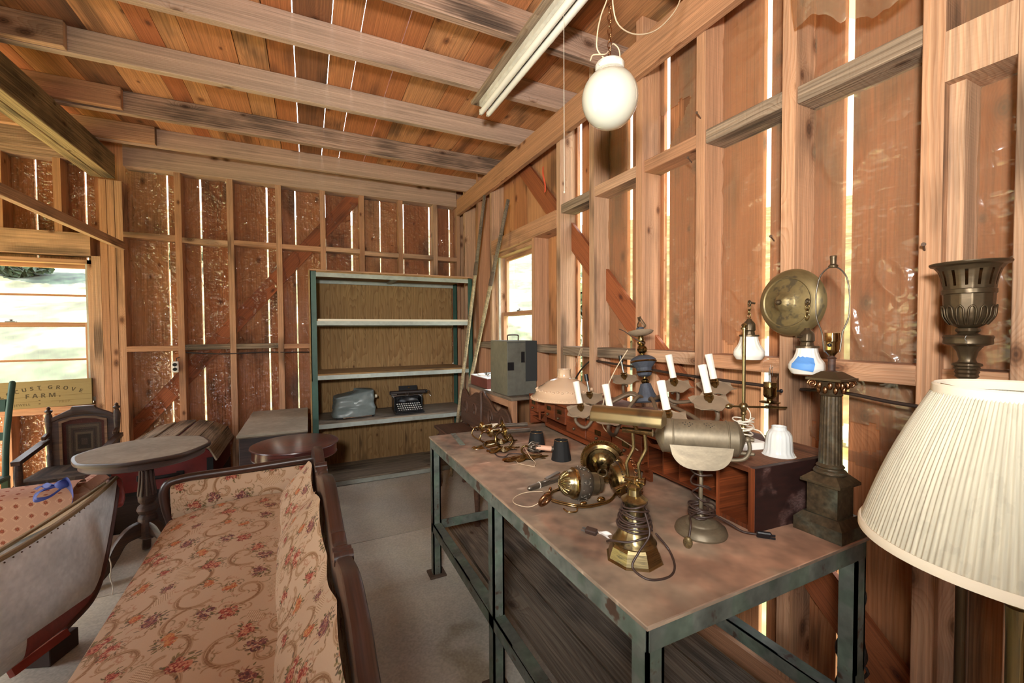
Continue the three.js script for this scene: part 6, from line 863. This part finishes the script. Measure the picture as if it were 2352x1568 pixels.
// ---------------------------------------------------------------- typewriter
{
  const t = thing('typewriter', 'vintage black typewriter with round white keys on the shelf', 'typewriter', [0.955, 0.628, -4.60], -0.06);
  part('frame', [span(-0.15, 0.15, 0.0, 0.022, -0.17, 0.17, { c: 0.004 }), span(-0.15, -0.135, 0.02, 0.16, -0.17, 0.06, { c: 0.003 }), span(0.135, 0.15, 0.02, 0.16, -0.17, 0.06, { c: 0.003 }), span(-0.14, 0.14, 0.02, 0.15, -0.17, -0.155)], M.black, t); part('type_basket', lathe([[0.03, 0.0], [0.10, 0.012], [0.115, 0.03], [0.105, 0.032], [0.09, 0.018], [0.03, 0.008]], 30).scale(1, 1, 0.6).rotateX(0.9).translate(0, 0.09, 0.01), M.black, t); part('key_bed', bx(0.27, 0.02, 0.13, [0, 0.045, 0.105], [0.30, 0, 0], { c: 0.004 }), M.blackMatte, t);
  for (let r = 0; r < 4; r++) for (let k = 0; k < 11; k++) { const kk = part('key', [put(new THREE.CylinderGeometry(0.0075, 0.0075, 0.004, 12), [-0.118 + k * 0.023 + r * 0.004, 0.092 - r * 0.017, 0.062 + r * 0.028], [0.3, 0, 0])], M.white, t); kk.userData = {}; }
  part('key_stem', (() => { const L = []; for (let r = 0; r < 4; r++) for (let k = 0; k < 11; k++) L.push(bar([-0.118 + k * 0.023 + r * 0.004, 0.045, 0.055 + r * 0.028], [-0.118 + k * 0.023 + r * 0.004, 0.09 - r * 0.017, 0.062 + r * 0.028], 0.0016, 0.0016, 5)); return L; })(), M.black, t); part('space_bar', bx(0.16, 0.01, 0.014, [0, 0.03, 0.172], [0, 0, 0], { c: 0.003 }), M.black, t);
  part('carriage_rail', [span(-0.17, 0.17, 0.158, 0.172, -0.06, -0.035, { c: 0.003 }), span(-0.17, -0.11, 0.18, 0.187, -0.08, -0.02)], M.chrome, t); part('platen', bar([-0.17, 0.195, -0.075], [0.20, 0.195, -0.075], 0.022, 0.022, 20), M.rubber, t); part('paper_rest', bx(0.20, 0.055, 0.006, [0.02, 0.235, -0.115], [-0.35, 0, 0], { c: 0.002 }), M.black, t); part('crest_mark', bx(0.022, 0.014, 0.002, [0.03, 0.238, -0.1105], [-0.35, 0, 0]), M.gold, t, 'small gold crest'); for (const x of [-0.18, 0.205]) part('platen_knob', bar([x, 0.195, -0.075], [x + 0.02, 0.195, -0.075], 0.019, 0.019, 16), M.black, t); part('return_lever', tube([[0.215, 0.20, -0.06], [0.24, 0.205, -0.03], [0.235, 0.17, 0.0], [0.25, 0.15, 0.01]], 0.004), M.chrome, t); part('type_guide', [bx(0.006, 0.03, 0.006, [-0.01, 0.185, -0.045]), bx(0.006, 0.03, 0.006, [0.012, 0.185, -0.045]), torus(0.008, 0.002, [0, 0.165, -0.03])], M.chrome, t);
}
{ // covered machine
  const t = thing('covered_machine', 'office machine under a crumpled grey vinyl cover with faint white print', 'machine cover', [0.405, 0.628, -4.585], 0.06);
  const g = surf((u, v) => { const a = u * 2 * PI, q = Math.min(1, v * 1.7), c = Math.cos(a), s = Math.sin(a), sq = Math.pow(Math.abs(c), 6) + Math.pow(Math.abs(s), 6), k = Math.pow(sq, -1 / 6), f = v < 0.6 ? 1 - 0.10 * v / 0.6 : 0.90 * (1 - (v - 0.6) / 0.4), wr = 0.012 * (fbm(u * 9, v * 7, 9, 1e6, 3, 7) - 0.5) * sstep(1, 0.8, v) + 0.006 * (ridge(u * 12, v * 6, 3) - 0.5); const top = 0.235 + 0.028 * c * k; return [0.205 * c * k * f + wr * c * 2, v < 0.6 ? 0.018 + top * Math.pow(q / 1.02, 0.9) * 0.94 : top * 0.94 + 0.018 + 0.02 * (1 - Math.pow(1 - (v - 0.6) / 0.4, 2)), 0.135 * s * k * f + wr * s * 2]; }, 90, 34, { su: 1, sv: 0.5, flip: true });
  part('vinyl_cover', g, M.vinylGrey, t, 'crumpled grey vinyl cover'); part('machine_base', bx(0.36, 0.03, 0.24, [0, 0.015, 0], [0, 0, 0], { c: 0.006 }), M.black, t); part('chrome_bar', bar([-0.12, 0.014, 0.135], [0.15, 0.014, 0.135], 0.008, 0.008, 12), M.chrome, t); part('paper_knob', bar([0.215, 0.185, -0.02], [0.235, 0.185, -0.02], 0.017, 0.017, 14), M.cream, t);
  const pt = canvasTex(256, 128, (c) => { c.fillStyle = '#8f9894'; c.fillRect(0, 0, 256, 128); c.fillStyle = 'rgba(232,236,232,0.8)'; c.textAlign = 'center'; c.font = 'bold 26px sans-serif'; c.fillText('OFFICE', 128, 34); c.font = 'bold 30px sans-serif'; c.fillText('NYS  DEPT  OF', 128, 68); c.fillRect(40, 84, 176, 3); c.fillRect(70, 98, 116, 3); });
  part('print', surf((u, v) => [lerp(-0.07, 0.06, u), lerp(0.10, 0.16, v), 0.1345 - 0.011 * v], 2, 2), std({ map: pt, roughness: 0.4 }), t, 'faint white lettering');
}
// ---------------------------------------------------------------- carved hall bench, rough desk, case, phonograph, poles
{
  const t = thing('carved_hall_bench', 'dark carved wooden hall bench with scrolled serpentine back', 'bench', [1.25, 0, -3.45], 0);
  part('seat', bx(0.29, 0.03, 1.06, [-0.03, 0.575, 0], [0, 0, 0], { c: 0.006 }), M.carved, t); part('seat_rail', bx(0.24, 0.06, 0.98, [-0.02, 0.53, 0], [0, 0, 0], { c: 0.004 }), M.carved, t);
  const pr = spline([[-0.58, 0.60], [-0.56, 0.82], [-0.50, 0.925], [-0.42, 0.90], [-0.36, 0.872], [-0.28, 0.885], [-0.17, 0.925], [-0.06, 0.935], [0.0, 0.965], [0.06, 0.93], [0.16, 0.895], [0.26, 0.84], [0.33, 0.835], [0.40, 0.875], [0.50, 0.87], [0.56, 0.80], [0.58, 0.60]], 90);
  part('back_panel', extrude(pr, 0.026, 0.005).rotateY(-PI / 2).translate(0.14, 0, 0), M.carved, t); part('crest_moulding', tube(pr.slice(4, -4).map(([z, y]) => [0.122, y - 0.006, z]), 0.012, { n: 130, rad: 7 }), M.carved, t);
  for (const s of [-1, 1]) for (const k of [0.18, 0.42]) { const P = []; for (let q = 0; q < 18; q++) { const a = q * 0.42, r = 0.055 * (1 - q / 22); P.push([0.112, 0.76 + r * Math.sin(a) * 1.5 - (k > 0.3 ? 0.01 : 0), s * (k + r * Math.cos(a))]); } part('carved_scroll', tube(P, 0.009, { n: 60, rad: 6 }), M.carved, t); }
  part('carved_stem', tube([[0.112, 0.62, 0], [0.10, 0.75, 0.012], [0.108, 0.86, 0], [0.105, 0.95, 0]], 0.016, { rad: 8 }), M.carved, t); for (const z of [-0.5, 0.5]) { part('front_leg', lathe([[0.0, 0.0], [0.018, 0.0], [0.024, 0.05], [0.016, 0.12], [0.026, 0.3], [0.018, 0.42], [0.028, 0.5], [0.0, 0.51]], 16).translate(-0.13, 0, z), M.carved, t); part('rear_leg', span(0.10, 0.14, 0, 0.6, z - 0.02, z + 0.02), M.carved, t); }
}
{
  const t = thing('rough_desk', 'rough wooden side table along the wall under the case', 'table', [1.55, 0, -3.46]);
  part('top', bx(0.28, 0.028, 0.98, [0.005, 0.956, 0], [0, 0, 0], { c: 0.003 }), M.plank, t); part('apron', span(-0.125, -0.105, 0.885, 0.942, -0.47, 0.47), M.stud[3], t); for (const x of [-0.10, 0.11]) for (const z of [-0.45, 0.45]) part('leg', span(x - 0.028, x + 0.028, 0, 0.942, z - 0.028, z + 0.028, { c: 0.003 }), M.stud[1], t);
}
{
  const t = thing('equipment_case', 'grey-olive cloth-covered upright case with black tape patches and top handle', 'case', [1.552, 0.971, -3.21]);
  const H = 0.44; part('body', bx(0.265, H, 0.34, [0, H / 2, 0], [0, 0, 0], { c: 0.004 }), M.caseGrey, t); part('side_face', span(-0.1345, -0.1325, 0.004, H - 0.004, -0.166, 0.166), M.caseTan, t); part('dark_panel', span(0.03, 0.134, 0.11, H - 0.002, 0.168, 0.1725), M.caseDark, t, 'dark charcoal panel'); part('tape_patch', span(-0.13, -0.075, 0.205, 0.27, 0.170, 0.1715), M.black, t); part('tape_patch', span(-0.01, 0.022, 0.265, 0.352, 0.170, 0.1715), M.black, t);
  part('handle', [tube([[-0.06, H, 0.02], [-0.06, H + 0.04, 0.02], [-0.055, H + 0.044, 0.02], [0.035, H + 0.044, 0.02], [0.04, H + 0.04, 0.02], [0.04, H, 0.02]], 0.006, { n: 40, rad: 8 })], M.bronzeDark, t); part('lid_line', span(-0.1335, 0.1335, H - 0.016, H - 0.012, -0.171, 0.171), M.caseDark, t);
}
{
  const t = thing('phonograph_box', 'red-brown phonograph box with white deck and metal mechanism', 'record player', [1.535, 0.971, -3.70]);
  part('box', bx(0.21, 0.09, 0.42, [0, 0.045, 0], [0, 0, 0], { c: 0.003 }), M.redVinyl, t); part('deck', bx(0.216, 0.008, 0.426, [0, 0.094, 0], [0, 0, 0], { c: 0.002 }), M.paper, t); part('turntable', put(new THREE.CylinderGeometry(0.085, 0.085, 0.01, 36), [0.0, 0.104, -0.06]), M.white, t); part('tone_arm', [tube([[-0.06, 0.115, 0.14], [-0.02, 0.125, 0.12], [0.04, 0.122, 0.04], [0.05, 0.118, 0.0]], 0.006), ball(0.014, [-0.06, 0.112, 0.14]), bar([0.0, 0.1, 0.16], [0.0, 0.135, 0.16], 0.008)], M.chrome, t); part('mechanism', [bx(0.07, 0.022, 0.03, [-0.02, 0.12, 0.05], [0, 0.3, 0], { c: 0.003 }), bar([-0.06, 0.125, 0.02], [0.06, 0.135, 0.06], 0.005), torus(0.02, 0.004, [0.03, 0.13, 0.09], [1.2, 0, 0]), bar([0.05, 0.10, 0.17], [0.05, 0.14, 0.17], 0.004)], M.steel, t);
}
single('paper_sheet', put(bx(0.09, 0.001, 0.14), [1.45, 0.9715, -3.42], [0, 0.2, 0]), M.paper, 'white paper sheet on the side table between box and case', 'paper');
for (const [b, m, e, lab] of [[[1.295, 0.0, -4.16], [1.375, 2.16, -4.02], [1.62, 2.85, -3.985], 'a'], [[1.35, 0.0, -4.31], [1.50, 2.15, -3.74], [1.625, 2.66, -3.44], 'b']]) {
  const B = V(...b), E = V(...e), at = (q) => B.clone().lerp(E, q).toArray();
  const t = thing('leaning_pole', lab === 'a' ? 'two-piece wooden pole leaning nearest the shelf unit' : 'two-piece wooden pole leaning nearest the side window', 'pole', [0, 0, 0], 0, 'long poles leaning in the corner');
  part('lower_shaft', bar(at(0), at(0.735), 0.0175, 0.0175, 14), M.pole, t); part('collar', bar(at(0.72), at(0.765), 0.021, 0.021, 14), M.rust, t); part('upper_shaft', bar(at(0.76), at(1), 0.018, 0.016, 14), M.plank, t);
}

scene.traverse((o) => { if (o.isMesh) { o.castShadow = true; o.receiveShadow = true; } });
renderer.render(scene, camera);
